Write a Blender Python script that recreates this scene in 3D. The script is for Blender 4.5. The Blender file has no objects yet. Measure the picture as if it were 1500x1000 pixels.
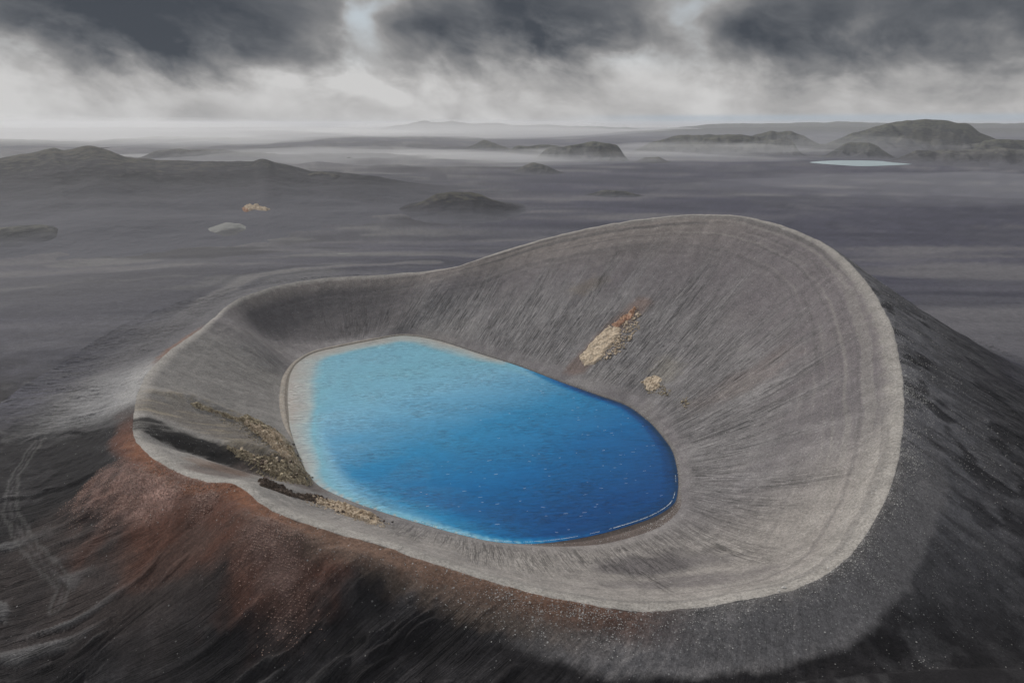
import bpy, bmesh, math, random
import numpy as np
from mathutils import Vector, Matrix
from mathutils.bvhtree import BVHTree

rng = np.random.default_rng(7)
random.seed(7)
SC = bpy.context.scene
COL = SC.collection
R = math.radians

# ------------------------------------------------------------------ camera, sky, sun, exposure
HAZE_DENSITY = 3.4e-5
H = 200.0                                  # camera height above the lake
PITCH = math.atan(0.32)
FPX, CX, CY = 1000.0, 750.0, 500.0         # focal length and centre in pixels of the 1500 px photograph
cam_data = bpy.data.cameras.new('camera')
cam_data.sensor_width = 36.0
cam_data.lens = 36.0 * FPX / 1500.0
cam_data.clip_start = 1.0
cam_data.clip_end = 90000.0
cam = bpy.data.objects.new('camera', cam_data)
cam.location = (0, 0, H)
cam.rotation_euler = (R(90) - PITCH, 0, 0)
COL.objects.link(cam)
SC.camera = cam

SUN_AZ, SUN_EL = R(-42), R(33)             # azimuth measured from +y towards +x
SUN_DIR = Vector((math.sin(SUN_AZ) * math.cos(SUN_EL), math.cos(SUN_AZ) * math.cos(SUN_EL), math.sin(SUN_EL)))
sun_data = bpy.data.lights.new('sun', 'SUN')
sun_data.energy = 2.8
sun_data.angle = R(8)
sun_data.color = (1.0, 0.965, 0.92)
sun = bpy.data.objects.new('sun', sun_data)
sun.rotation_euler = (-SUN_DIR).to_track_quat('-Z', 'Y').to_euler()
COL.objects.link(sun)

SC.view_settings.view_transform = 'Standard'
SC.view_settings.look = 'None'
SC.view_settings.exposure = 0.0
SC.view_settings.gamma = 1.0
SC.view_settings.use_curve_mapping = False
SC.render.engine = 'CYCLES'
SC.cycles.volume_bounces = 3
SC.cycles.max_bounces = 6
SC.cycles.diffuse_bounces = 3
SC.cycles.glossy_bounces = 3
SC.cycles.use_denoising = True


class NT:
    """short helpers for building node trees"""
    def __init__(self, tree):
        self.t = tree
        self.n = tree.nodes
        self.l = tree.links
        self.n.clear()

    def new(self, kind, **kw):
        nd = self.n.new(kind)
        for k, v in kw.items():
            setattr(nd, k, v)
        return nd

    def put(self, sock, v):
        if isinstance(v, bpy.types.NodeSocket):
            self.l.new(v, sock)
        elif v is not None:
            if hasattr(sock.default_value, '__len__') and not hasattr(v, '__len__'):
                v = (v,) * len(sock.default_value)
            if hasattr(v, '__len__') and len(v) == 3 and len(sock.default_value) == 4:
                v = tuple(v) + (1.0,)
            sock.default_value = v

    def m(self, op, a, b=None, c=None, clamp=False):
        nd = self.new('ShaderNodeMath', operation=op, use_clamp=clamp)
        self.put(nd.inputs[0], a)
        if b is not None:
            self.put(nd.inputs[1], b)
        if c is not None:
            self.put(nd.inputs[2], c)
        return nd.outputs[0]

    def vm(self, op, a, b=None, s=None):
        nd = self.new('ShaderNodeVectorMath', operation=op)
        self.put(nd.inputs[0], a)
        if b is not None:
            self.put(nd.inputs[1], b)
        if s is not None:
            self.put(nd.inputs['Scale'], s)
        return nd.outputs['Value'] if op in ('LENGTH', 'DOT_PRODUCT', 'DISTANCE') else nd.outputs['Vector']

    def noise(self, vec, scale, detail=4.0, rough=0.55, dist=0.0, kind='FBM', col=False):
        nd = self.new('ShaderNodeTexNoise', noise_type=kind)
        self.put(nd.inputs['Vector'], vec)
        nd.inputs['Scale'].default_value = scale
        nd.inputs['Detail'].default_value = detail
        nd.inputs['Roughness'].default_value = rough
        nd.inputs['Distortion'].default_value = dist
        return nd.outputs['Color'] if col else nd.outputs[0]

    def ramp(self, fac, stops, interp='LINEAR'):
        nd = self.new('ShaderNodeValToRGB')
        cr = nd.color_ramp
        cr.interpolation = interp
        while len(cr.elements) < len(stops):
            cr.elements.new(0.5)
        for e, (p, c) in zip(cr.elements, stops):
            e.position = p
            e.color = tuple(c) + (1.0,) if hasattr(c, '__len__') else (c, c, c, 1.0)
        self.put(nd.inputs[0], fac)
        return nd.outputs[0]

    def rng(self, v, a, b, c=0.0, d=1.0, kind='SMOOTHSTEP'):
        nd = self.new('ShaderNodeMapRange', interpolation_type=kind)
        self.put(nd.inputs[0], v)
        for i, x in enumerate((a, b, c, d)):
            self.put(nd.inputs[i + 1], x)
        return nd.outputs[0]

    def mix(self, f, a, b, blend='MIX'):
        nd = self.new('ShaderNodeMix', data_type='RGBA', blend_type=blend)
        self.put(nd.inputs[0], f)
        self.put(nd.inputs[6], a)
        self.put(nd.inputs[7], b)
        return nd.outputs[2]

    def sep(self, v):
        nd = self.new('ShaderNodeSeparateXYZ')
        self.put(nd.inputs[0], v)
        return nd.outputs

    def comb(self, x, y, z):
        nd = self.new('ShaderNodeCombineXYZ')
        for i, q in enumerate((x, y, z)):
            self.put(nd.inputs[i], q)
        return nd.outputs[0]

    def attr(self, name):
        nd = self.new('ShaderNodeAttribute', attribute_name=name)
        return nd

    def bump(self, h, strength, dist, normal=None):
        nd = self.new('ShaderNodeBump')
        self.put(nd.inputs['Strength'], strength)
        self.put(nd.inputs['Distance'], dist)
        self.put(nd.inputs['Height'], h)
        if normal is not None:
            self.put(nd.inputs['Normal'], normal)
        return nd.outputs[0]


def build_world():
    w = bpy.data.worlds.new('World')
    SC.world = w
    w.use_nodes = True
    t = NT(w.node_tree)
    out = t.new('ShaderNodeOutputWorld')
    sky = t.new('ShaderNodeTexSky', sky_type='NISHITA')
    sky.sun_disc = False
    sky.sun_elevation = SUN_EL
    sky.sun_rotation = SUN_AZ
    sky.altitude = 600
    d = t.new('ShaderNodeTexCoord').outputs['Generated']
    x, y, z = t.sep(d)
    hyp = t.m('SQRT', t.m('ADD', t.m('MULTIPLY', x, x), t.m('MULTIPLY', y, y)))
    el = t.m('MULTIPLY', t.m('ARCTAN2', z, hyp), 57.2958)             # degrees
    az = t.m('MULTIPLY', t.m('ARCTAN2', x, y), 57.2958)
    # clouds are seen almost edge on: compress height less near the horizon; 3D noise on the sphere avoids a seam
    lift = t.m('ADD', t.m('MULTIPLY', z, 1.7), t.m('MULTIPLY', x, 0.25))
    q = t.comb(x, y, lift)
    warp = t.noise(q, 4.5, 3, 0.5, col=True)
    qv = t.vm('ADD', q, t.vm('SCALE', t.vm('SUBTRACT', warp, (0.5, 0.5, 0.5)), s=0.10))
    big = t.noise(qv, 2.6, 3, 0.5)
    mid = t.noise(qv, 4.5, 5, 0.5)
    fine = t.noise(qv, 15.0, 6, 0.55)
    wob_a = t.m('MULTIPLY', t.m('SUBTRACT', mid, 0.5), 22.0)
    wob_e = t.m('MULTIPLY', t.m('SUBTRACT', fine, 0.5), 4.5)
    wob_e = t.m('ADD', wob_e, t.m('MULTIPLY', t.m('SUBTRACT', big, 0.5), 4.0))
    azw, elw = t.m('ADD', az, wob_a), t.m('ADD', el, wob_e)

    def blob(a0, e0, sa, se, amp, tilt=0.0):
        da = t.m('SUBTRACT', azw, a0)
        de = t.m('SUBTRACT', elw, e0)
        if tilt:
            de = t.m('SUBTRACT', de, t.m('MULTIPLY', da, tilt))
        u = t.m('ADD', t.m('POWER', t.m('ABSOLUTE', t.m('DIVIDE', da, sa)), 2.0), t.m('POWER', t.m('ABSOLUTE', t.m('DIVIDE', de, se)), 2.0))
        return t.m('MULTIPLY', t.m('EXPONENT', t.m('MULTIPLY', u, -1.0)), amp)

    # dark = how thick the cloud base is in this direction
    base = t.rng(elw, 1.0, 7.5, 0.17, 0.70)
    dark = t.m('ADD', base, t.m('MULTIPLY', t.m('SUBTRACT', mid, 0.5), 0.9))
    dark = t.m('ADD', dark, t.m('MULTIPLY', t.m('SUBTRACT', fine, 0.5), 0.45))
    dark = t.m('ADD', dark, t.m('MULTIPLY', t.m('SUBTRACT', big, 0.5), 0.5))
    for args in [(-26, 7.2, 13, 4.0, 0.42), (1, 7.2, 9, 4.2, 0.50, -0.05), (26, 7.4, 11, 3.8, 0.36, 0.02), (38, 4.2, 7, 3.6, 0.28),
                 (-12.5, 7.4, 4.5, 2.6, -0.62, 0.2), (-7, 9.6, 3.5, 1.8, -0.4), (14, 7.4, 4.0, 3.4, -0.50, 0.35), (5.5, 4.0, 7, 1.8, -0.30),
                 (-39, 4.5, 4, 1.8, -0.25), (-20, 2.6, 12, 1.6, -0.22), (20, 3.0, 10, 1.5, -0.1)]:
        dark = t.m('ADD', dark, blob(*args))
    tex = t.noise(t.vm('MULTIPLY', qv, (1, 1, 1.3)), 9.0, 7, 0.6)
    dark = t.m('MULTIPLY', t.m('ADD', dark, t.m('MULTIPLY', t.m('SUBTRACT', tex, 0.5), 0.55)), 0.86)
    dark = t.m('MAXIMUM', dark, 0.0)
    cloud = t.ramp(dark, [(0.0, (0.60, 0.595, 0.59)), (0.22, (0.42, 0.413, 0.41)), (0.5, (0.235, 0.237, 0.242)), (0.8, (0.12, 0.128, 0.142)), (1.15, (0.06, 0.069, 0.084))])
    # thin cloud lets cold blue-white light through high up
    thin = t.m('MULTIPLY', t.rng(dark, 0.42, 0.05), t.rng(el, 3.0, 8.0))
    cloud = t.mix(t.m('MULTIPLY', thin, 0.55), cloud, (0.50, 0.60, 0.68))
    # overhead the overcast is thinner and even
    up = t.rng(el, 12.0, 35.0)
    over = t.ramp(mid, [(0.3, (0.62, 0.64, 0.67)), (0.7, (0.42, 0.44, 0.47))])
    cloud = t.mix(up, cloud, over)
    # narrow bright strip and bluish gap just above the horizon on the right
    gap = t.m('MULTIPLY', t.m('MULTIPLY', t.rng(el, -0.3, 0.05), t.rng(el, 0.75, 0.35)), t.rng(az, 2.0, 14.0))
    cloud = t.mix(t.m('MULTIPLY', gap, 0.6), cloud, (0.36, 0.44, 0.52))
    hor = t.rng(el, -1.0, 0.3)
    cloud = t.mix(hor, (0.20, 0.20, 0.21), cloud)
    bg1 = t.new('ShaderNodeBackground')
    t.put(bg1.inputs[0], sky.outputs[0])
    bg1.inputs[1].default_value = 0.08
    bg2 = t.new('ShaderNodeBackground')
    t.put(bg2.inputs[0], cloud)
    bg2.inputs[1].default_value = 1.0
    mixs = t.new('ShaderNodeMixShader')
    t.put(mixs.inputs[0], t.m('SUBTRACT', 1.0, t.m('MULTIPLY', thin, 0.12)))
    t.l.new(bg1.outputs[0], mixs.inputs[1])
    t.l.new(bg2.outputs[0], mixs.inputs[2])
    t.l.new(mixs.outputs[0], out.inputs[0])


build_world()


# ------------------------------------------------------------------ maths: noise and the photograph's rays
_P = rng.permutation(512)
_P = np.concatenate([_P, _P, _P])
_G = rng.normal(size=(512, 3))
_G /= np.linalg.norm(_G, axis=1)[:, None]


def perlin(x, y, z=0.0):
    x, y, z = np.broadcast_arrays(np.asarray(x, float), np.asarray(y, float), np.asarray(z, float))
    xi, yi, zi = np.floor(x).astype(int), np.floor(y).astype(int), np.floor(z).astype(int)
    fx, fy, fz = x - xi, y - yi, z - zi
    ux, uy, uz = [f * f * f * (f * (f * 6 - 15) + 10) for f in (fx, fy, fz)]
    xi &= 511; yi &= 511; zi &= 511
    res = 0
    for dx in (0, 1):
        wx = ux if dx else 1 - ux
        a = _P[(xi + dx) & 511]
        for dy in (0, 1):
            wy = uy if dy else 1 - uy
            b = _P[a + ((yi + dy) & 511)] & 511
            for dz in (0, 1):
                wz = uz if dz else 1 - uz
                g = _G[_P[b + ((zi + dz) & 511)] & 511]
                res = res + wx * wy * wz * (g[..., 0] * (fx - dx) + g[..., 1] * (fy - dy) + g[..., 2] * (fz - dz))
    return res * 1.6


def fbm(x, y, z=0.0, octs=4, gain=0.5):
    s, a = 0, 1.0
    for k in range(octs):
        s = s + a * perlin(x * 2 ** k + 17.3 * k, y * 2 ** k - 9.1 * k, np.asarray(z) * 2 ** k + 5.7 * k)
        a *= gain
    return s


def smooth(a, b, x):
    t = np.clip((x - a) / (b - a), 0, 1)
    return t * t * (3 - 2 * t)


CP, SP = math.cos(PITCH), math.sin(PITCH)


def ray(px, py):
    u, v = (px - CX) / FPX, (py - CY) / FPX
    return np.array([u, CP - v * SP, -SP - v * CP])


def at_z(px, py, z):
    d = ray(px, py)
    k = (z - H) / d[2]
    return np.array([d[0] * k, d[1] * k, z])


def at_range(px, py, D):
    d = ray(px, py)
    k = D / math.hypot(d[0], d[1])
    return np.array([d[0] * k, d[1] * k, H + d[2] * k])


def cr_closed(P, n_per):
    """closed Catmull-Rom through the rows of P"""
    P = np.asarray(P, float)
    n = len(P)
    u = np.arange(n * n_per) / n_per
    i = np.floor(u).astype(int)
    f = (u - i)[:, None]
    p0, p1, p2, p3 = P[(i - 1) % n], P[i % n], P[(i + 1) % n], P[(i + 2) % n]
    return 0.5 * ((2 * p1) + (-p0 + p2) * f + (2 * p0 - 5 * p1 + 4 * p2 - p3) * f ** 2 + (-p0 + 3 * p1 - 3 * p2 + p3) * f ** 3)


def gsmooth(A, k):
    """smooth a closed curve"""
    A = A.copy()
    for _ in range(k):
        A = 0.25 * np.roll(A, 1, 0) + 0.5 * A + 0.25 * np.roll(A, -1, 0)
    return A


# shore pixel | rim pixel, rim height | beach width | foot height, flank width | profile bend
CORR = [
    ((590, 492), (660, 392), 50, 3, 16, 120, 0.10),
    ((640, 499), (720, 373), 63, 3, 12, 140, 0.00),
    ((700, 518), (800, 349), 80, 3, 8, 160, 0.00),
    ((760, 537), (900, 327), 100, 3, -12, 230, 0.00),
    ((820, 560), (1000, 315), 112, 3, -12, 250, 0.00),
    ((870, 578), (1080, 316), 116, 3, -12, 250, 0.00),
    ((915, 594), (1150, 332), 113, 3, -14, 250, 0.00),
    ((945, 615), (1215, 361), 106, 3, -14, 240, 0.00),
    ((960, 630), (1265, 409), 96, 3, -10, 250, 0.00),
    ((972, 645), (1300, 465), 86, 3, -8, 235, 0.00),
    ((982, 660), (1318, 530), 75, 3, -6, 215, 0.00),
    ((988, 680), (1325, 600), 66, 3, -2, 175, 0.00),
    ((991, 700), (1318, 670), 58, 3, 4, 125, -0.03),
    ((990, 720), (1295, 740), 51, 4, 12, 75, -0.06),
    ((982, 738), (1250, 810), 45, 8, 22, 42, -0.08),
    ((955, 755), (1180, 855), 42, 12, 27, 28, -0.08),
    ((915, 769), (1090, 878), 41, 13, 28, 24, -0.06),
    ((870, 781), (1000, 890), 40, 12, 27, 26, -0.05),
    ((820, 790), (920, 893), 40, 8, 24, 32, 0.0),
    ((770, 794), (830, 880), 41, 4, 20, 45, 0.0),
    ((720, 791), (740, 858), 42, 3, 14, 60, 0.0),
    ((670, 780), (650, 830), 44, 3, 8, 75, 0.0),
    ((620, 766), (570, 803), 46, 3, 2, 90, 0.0),
    ((560, 748), (480, 775), 49, 3, -3, 100, 0.0),
    ((510, 730), (400, 748), 52, 3, -6, 110, 0.0),
    ((470, 711), (350, 712), 53, 3, -4, 120, 0.0),
    ((452, 693), (300, 705), 52, 2, -2, 120, 0.0),
    ((444, 678), (250, 688), 51, 2, 0, 118, 0.0),
    ((437, 660), (212, 660), 50, 2, 4, 112, 0.0),
    ((431, 643), (195, 630), 48, 2, 10, 110, 0.0),
    ((428, 625), (200, 590), 46, 5, 17, 105, 0.0),
    ((426, 605), (208, 560), 44, 7, 20, 100, 0.0),
    ((424, 585), (240, 520), 41, 7, 21, 100, 0.0),
    ((425, 560), (285, 488), 39, 7, 21, 100, 0.06),
    ((430, 543), (318, 462), 38, 6, 21, 100, 0.14),
    ((440, 530), (350, 438), 38, 5, 21, 95, -0.26),
    ((462, 517), (410, 418), 38, 4, 21, 95, -0.32),
    ((500, 508), (480, 407), 39, 4, 21, 95, -0.30),
    ((545, 499), (570, 402), 42, 4, 20, 100, -0.22),
]
NPER = 400
shoreW = cr_closed([at_z(*c[0], 0.0)[:2] for c in CORR], NPER)
rimW = cr_closed([at_z(c[1][0], c[1][1], c[2]) for c in CORR], NPER)
parW = cr_closed([[c[3], c[4], c[5], c[6]] for c in CORR], NPER)
parW = gsmooth(parW, 3000)
# resample evenly along the rim and shore together
seg = np.linalg.norm(np.roll(rimW[:, :2], -1, 0) - rimW[:, :2], axis=1) + 0.6 * np.linalg.norm(np.roll(shoreW, -1, 0) - shoreW, axis=1)
cum = np.concatenate([[0], np.cumsum(seg)])
NS = 2200
tgt = np.linspace(0, cum[-1], NS, endpoint=False)
idx = np.interp(tgt, cum, np.arange(len(cum)))


def resamp(A):
    A = np.vstack([A, A[:1]])
    return np.stack([np.interp(idx, np.arange(len(A)), A[:, k]) for k in range(A.shape[1])], 1)


shore, rim, par = resamp(shoreW), resamp(rimW), resamp(parW)
shore = gsmooth(shore, 12)
beach_w, foot_z, foot_L, bend = par.T
per = np.linalg.norm(np.roll(rim[:, :2], -1, 0) - rim[:, :2], axis=1).sum()
PHI = np.arange(NS) / NS * 2 * math.pi
RAD = per / 2 / math.pi
CEN = shore.mean(0)
# outward normals of the rim, smoothed; the order of CORR runs clockwise seen from above
tan = gsmooth(np.roll(rim[:, :2], -1, 0) - np.roll(rim[:, :2], 1, 0), 900)
nrm = np.stack([-tan[:, 1], tan[:, 0]], 1)
nrm /= np.linalg.norm(nrm, axis=1)[:, None]
if ((rim[:, :2] - CEN) * nrm).sum() < 0:
    nrm = -nrm
_a, _b = np.cos(PHI) * RAD, np.sin(PHI) * RAD
rim[:, :2] += nrm * (0.30 * fbm(_a / 7, _b / 7, 0.4, 4) + 0.9 * fbm(_a / 60, _b / 60, 2.4, 2))[:, None]
rim[:, 2] += 0.2 * fbm(_a / 12, _b / 12, 5.4, 4)
foot = rim[:, :2] + nrm * foot_L[:, None]
rad = foot - CEN
rad = gsmooth(rad, 400)
rad /= np.linalg.norm(rad, axis=1)[:, None]


LAKE2 = at_z(1260, 239, -6.5)


def plain_z(x, y):
    """height of the sand plain outside the crater"""
    dist = np.hypot(x - CEN[0], y - CEN[1])
    z = -11 + 3.0 * fbm(x / 420, y / 420, 1.3, 4) + 0.5 * fbm(x / 60, y / 60, 2.2, 3)
    # long swells and low rises on the left, flat on the right
    left = smooth(200, -600, x) * smooth(500, 1500, dist)
    z = z + left * (20 * fbm(x / 700, y / 480, 4.1, 4) + 6 + 8 * fbm(x / 260, y / 170, 8.8, 4) * smooth(700, 1200, dist))
    z = z + 2.5 * fbm(x / 300, y / 120, 5.7, 4) * smooth(700, 1400, dist)
    z = z + 27 * np.exp(-((x + 450) / 380) ** 2 - ((y - 540) / 330) ** 2)
    z = z + 24 * smooth(1300, 3000, y) * smooth(100, -1200, x)
    # shallow basin of the far lake
    e = np.hypot((x - LAKE2[0]) / 330, (y - LAKE2[1]) / 560)
    w = smooth(1.5, 1.1, e)
    return z * (1 - w) - 7.5 * w


def dist_poly(x, y, pts):
    """distance to a polyline and the position 0..1 along it"""
    best = np.full(np.shape(x), 1e9)
    par_ = np.zeros(np.shape(x))
    pts = [np.asarray(p, float)[:2] for p in pts]
    n = len(pts) - 1
    for i in range(n):
        a, b = pts[i], pts[i + 1]
        ab = b - a
        t = np.clip(((x - a[0]) * ab[0] + (y - a[1]) * ab[1]) / (ab @ ab), 0, 1)
        d = np.hypot(x - a[0] - t * ab[0], y - a[1] - t * ab[1])
        m = d < best
        best = np.where(m, d, best)
        par_ = np.where(m, (i + t) / n, par_)
    return best, par_


# ridges and gullies of the crater: (pixel x, pixel y, guessed height) points, amplitude, width
def W(*pts):
    return [at_z(px, py, z) for px, py, z in pts]


# ------------------------------------------------------------------ the crater sheet: columns follow the fall line, rows go outwards
rows_pos, rows_z, rows_meta = [], [], []      # meta = (zone, t, metres)


def add_row(P, Z, zone, t, d):
    rows_pos.append(P)
    rows_z.append(Z)
    rows_meta.append((zone, t, d))


FLOW_D = []
# lake floor
for k, t in enumerate([0.0, 0.12, 0.3, 0.5, 0.7, 0.84, 0.93, 0.97]):
    P = CEN + (shore - CEN) * max(t, 0.002)
    add_row(P, np.full(NS, -14 * (1 - t) ** 0.8 - 0.5), 0, t, np.full(NS, -20 * (1 - t)))
inward = shore - rim[:, :2]
ilen = np.linalg.norm(inward, axis=1)
bt = beach_w / ilen
rr = rim[:, 2]
for k, t in enumerate(np.linspace(0, 1, 10)):
    tt = t * bt
    P = shore + (rim[:, :2] - shore) * tt[:, None]
    z = -0.35 + 0.75 * t + 0.45 * smooth(0.45, 0.62, t) + 0.08 * beach_w * t
    add_row(P, np.full(NS, 1.0) * z, 1, t, tt * ilen)
zb = rows_z[-1]
NI = 180
for k in range(1, NI + 1):
    t = k / NI
    tt = bt + (1 - bt) * t
    P = shore + (rim[:, :2] - shore) * tt[:, None]
    f = t + bend * np.sin(math.pi * t) * 1.0 - 0.05 * np.sin(math.pi * t)
    c = 9.0 / ilen                                                # rounding of the crest, metres
    f = np.where(t > 1 - c, f - (t - (1 - c)) ** 2 / (2 * c), f)
    f = f / (1 - c / 2)
    add_row(P, zb + (rr - zb) * f, 2, t, tt * ilen)
NO = 120
for k in range(1, NO + 1):
    u = (k / NO) ** 1.25
    d = u * foot_L
    P = rim[:, :2] + nrm * d[:, None]
    ex = 1.45
    q = 1 - (1 - u) ** ex
    c = 5.0 / foot_L
    q = q * u / (u + 0.6 * c) * (1 + 0.6 * c)
    add_row(P, rr + (foot_z - rr) * q, 3, u, d)
NP = 170
for k in range(1, NP + 1):
    e = k / NP
    d = 0.6 * (math.exp(e * 10.95) - 1) + 2.0 * k * 0.3
    P = foot + rad * d
    pz = plain_z(P[:, 0], P[:, 1])
    w = smooth(0, 520, d)
    # slope continues gently before it flattens out
    z = foot_z * (1 - w) + pz * w
    add_row(P, z, 4, e, foot_L + d)

POS = np.array(rows_pos)
Z = np.array(rows_z)
NR = len(rows_pos)
ZONE = np.array([m[0] for m in rows_meta])
T = np.array([m[1] for m in rows_meta])
DM = np.array([m[2] * np.ones(NS) for m in rows_meta])
X, Y = POS[..., 0], POS[..., 1]
FX = np.cos(PHI)[None, :] * RAD * np.ones((NR, 1))
FY = np.sin(PHI)[None, :] * RAD * np.ones((NR, 1))
zone = ZONE[:, None] * np.ones((1, NS))
tt = T[:, None] * np.ones((1, NS))
inside = (ZONE == 2)[:, None]
outside = (ZONE == 3)[:, None]


def grid_faces(r, c, wrap):
    i = np.arange(r - 1)[:, None]
    j = np.arange(c if wrap else c - 1)[None, :]
    j2 = (j + 1) % c
    a, b, cc, d = i * c + j, i * c + j2, (i + 1) * c + j2, (i + 1) * c + j
    return np.stack([a, d, cc, b], -1).reshape(-1, 4)


_sub = np.stack([X, Y, Z], -1)[:int(NR * 0.8):2, ::4]
_bvh = BVHTree.FromPolygons([tuple(v) for v in _sub.reshape(-1, 3).tolist()], grid_faces(_sub.shape[0], _sub.shape[1], True).tolist())


def hit(px, py):
    d = Vector(ray(px, py)).normalized()
    loc, n, i, dist = _bvh.ray_cast(Vector((0, 0, H)), d)
    if loc is None:
        return Vector(at_z(px, py, -10)), Vector((0, 0, 1)), 1e4
    return loc, (n if n.z > 0 else -n), dist


def W(*pts):
    return [list(hit(p[0], p[1])[0]) for p in pts]


SPUR_UP = W((215, 577, 43), (290, 592, 34), (350, 618, 26), (400, 645, 14), (432, 672, 4))
SPUR_LOW = W((330, 650, 32), (380, 668, 22), (420, 686, 12), (450, 700, 3))
GULLY = W((215, 640, 42), (270, 650, 34), (340, 672, 20), (420, 700, 8))
DIKE = W((378, 708, 30), (430, 722, 18), (490, 740, 8), (560, 764, 3))
RED_SPUR = W((352, 720, 50), (375, 780, 36), (400, 830, 24), (425, 890, 10))
RED_SPUR2 = W((510, 795, 42), (520, 840, 34), (540, 900, 24))
BACK_RED = W((205, 660, 44), (160, 720, 24), (120, 770, 8))
STREAM = W((130, 560, -10), (60, 620, -10), (12, 700, -10), (20, 770, -10), (60, 830, -10), (95, 850, -10), (60, 900, -10))

def ridge_add(pts, amp, width, sharp=1.0, ends=True, skew=None):
    d, p = dist_poly(X, Y, pts)
    e = np.sin(np.pi * np.clip(p * 0.9 + 0.05, 0, 1)) ** 0.6 if ends else 1.0
    d = d + 1.2 * fbm(X / 12, Y / 12, 3, 3)
    g = np.exp(-(np.abs(d) / width) ** (2 * sharp) * 0.7)
    return amp * g * e * (zone < 4), g * e


gate_in = inside * smooth(0, 0.12, tt) * smooth(1.0, 0.93, tt)
gate_out = outside * smooth(0.0, 0.10, tt)
a, g_up = ridge_add(SPUR_UP, 7.0, 8, 0.8)
Z += a * np.where(inside, smooth(1.0, 0.9, tt), 0)
a, g_low = ridge_add(SPUR_LOW, 8.0, 6, 0.9)
Z += a * gate_in
a, g_gul = ridge_add(GULLY, -6.0, 9, 1.0)
Z += a * gate_in
a, g_dike = ridge_add(DIKE, 2.6, 2.4, 0.8)
Z += a * gate_in
a, g_red = ridge_add(RED_SPUR, 9, 17, 0.8)
Z += a * gate_out
a, g_red2 = ridge_add(RED_SPUR2, 5, 14, 0.8)
Z += a * gate_out
a, g_red3 = ridge_add(BACK_RED, 5, 20, 0.8)
Z += a * gate_out
dS, pS = dist_poly(X, Y, STREAM)
dS = dS + 2.5 * fbm(X / 15, Y / 15, 8, 3)


# broad unevenness, rills down the fall line, small lumps
near_left = smooth(-0.2, -0.8, (rad * np.array([0.5, 0.86])).sum(1))[None, :]
_ps = PHI[None, :] - near_left * 0.75 * np.clip(DM - ilen[None, :] * 0, 0, 400) * (ZONE >= 3)[:, None] / RAD
FX, FY = np.where((ZONE >= 3)[:, None], np.cos(_ps) * RAD, FX), np.where((ZONE >= 3)[:, None], np.sin(_ps) * RAD, FY)
# right flank / far wall factor by column
cosr = (rad * np.array([0.8, 0.6])).sum(1)[None, :]
wq = 0.5 * fbm(FX / 40, FY / 40, DM / 50, 4)
n1 = np.abs(perlin(FX / 2.6 + wq * 1.6, FY / 2.6 + wq, DM / 45 + 3))
n2 = np.abs(perlin(FX / 5.0 + wq * 2.4, FY / 5.0 - wq, DM / 70 + 9))
n3 = np.abs(perlin(FX / 13 + wq * 5.0, FY / 13 - wq * 2, DM / 70 + 19))
rill = smooth(0.30, 0.0, n1) * 0.5 + smooth(0.26, 0.0, n2) * 0.9 + 0.7 * smooth(0.2, 0.0, n3)
patch = 0.45 + 0.55 * smooth(-0.4, 0.3, fbm(FX / 45, FY / 45, DM / 60, 3) + 0.1)
far_wall = smooth(-0.2, 0.5, cosr)
low_in = smooth(0.02, 0.10, tt) * smooth(0.80, 0.30, tt + 0.25 * fbm(FX / 18, FY / 18, 2.2, 3))
rill_in = inside * low_in * (0.35 + 0.65 * far_wall) * patch
Z -= 0.28 * rill * rill_in
rill_out = outside * smooth(0.06, 0.3, tt) * smooth(2.0, 0.9, tt) * patch * (1 - 0.75 * smooth(300, 250, Y) * smooth(-20, 40, X))
near_left = smooth(-0.2, -0.8, (rad * np.array([0.5, 0.86])).sum(1))[None, :]
crestl = smooth(0.30, 0.60, np.abs(perlin(FX / 6.5 + wq * 4, FY / 6.5 - wq * 2, DM / 60)) + 0.2 * fbm(FX / 14, FY / 14, DM / 60, 4))
Z -= 0.5 * rill * rill_out * (0.5 + 0.5 * (1 - near_left))
Z += 1.5 * crestl * rill_out * near_left
lump = fbm(X / 22, Y / 22, 0.7, 4)
Z += 0.45 * lump * (inside * smooth(0.0, 0.2, tt) + outside)
Z += 0.35 * fbm(X / 6, Y / 6, 4.4, 4) * outside
Z += 0.12 * fbm(X / 4, Y / 4, 0.2, 3) * ((inside * smooth(0.0, 0.2, tt)) + outside + (ZONE == 4)[:, None] * smooth(2500, 800, Y))
Z += 1.6 * fbm(X / 75, Y / 75, 6.1, 3) * (outside * smooth(0.1, 0.8, tt) + (ZONE == 4)[:, None] * smooth(3000, 1000, Y))
# faint contour terraces high on the far wall
ter = perlin((1 - tt) * ilen[None, :] / 5.0, FX / 300, FY / 300)
Z += 0.22 * ter * inside * smooth(0.55, 0.8, tt)

# ray casting against the finished sheet, to stand things on it
_V = np.stack([X, Y, Z], -1)
_sub = _V[:int(NR * 0.9):1, ::2].reshape(-1, 3)
_bvh = BVHTree.FromPolygons([tuple(v) for v in _sub.tolist()], grid_faces(int(NR * 0.9), NS // 2, True).tolist())


def ground_at(x, y):
    loc, n, i, dist = _bvh.ray_cast(Vector((x, y, 900)), Vector((0, 0, -1)))
    return loc.z if loc is not None else -10.0



def G(*pts):
    return [list(hit(px, py)[0]) for px, py in pts]


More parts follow.
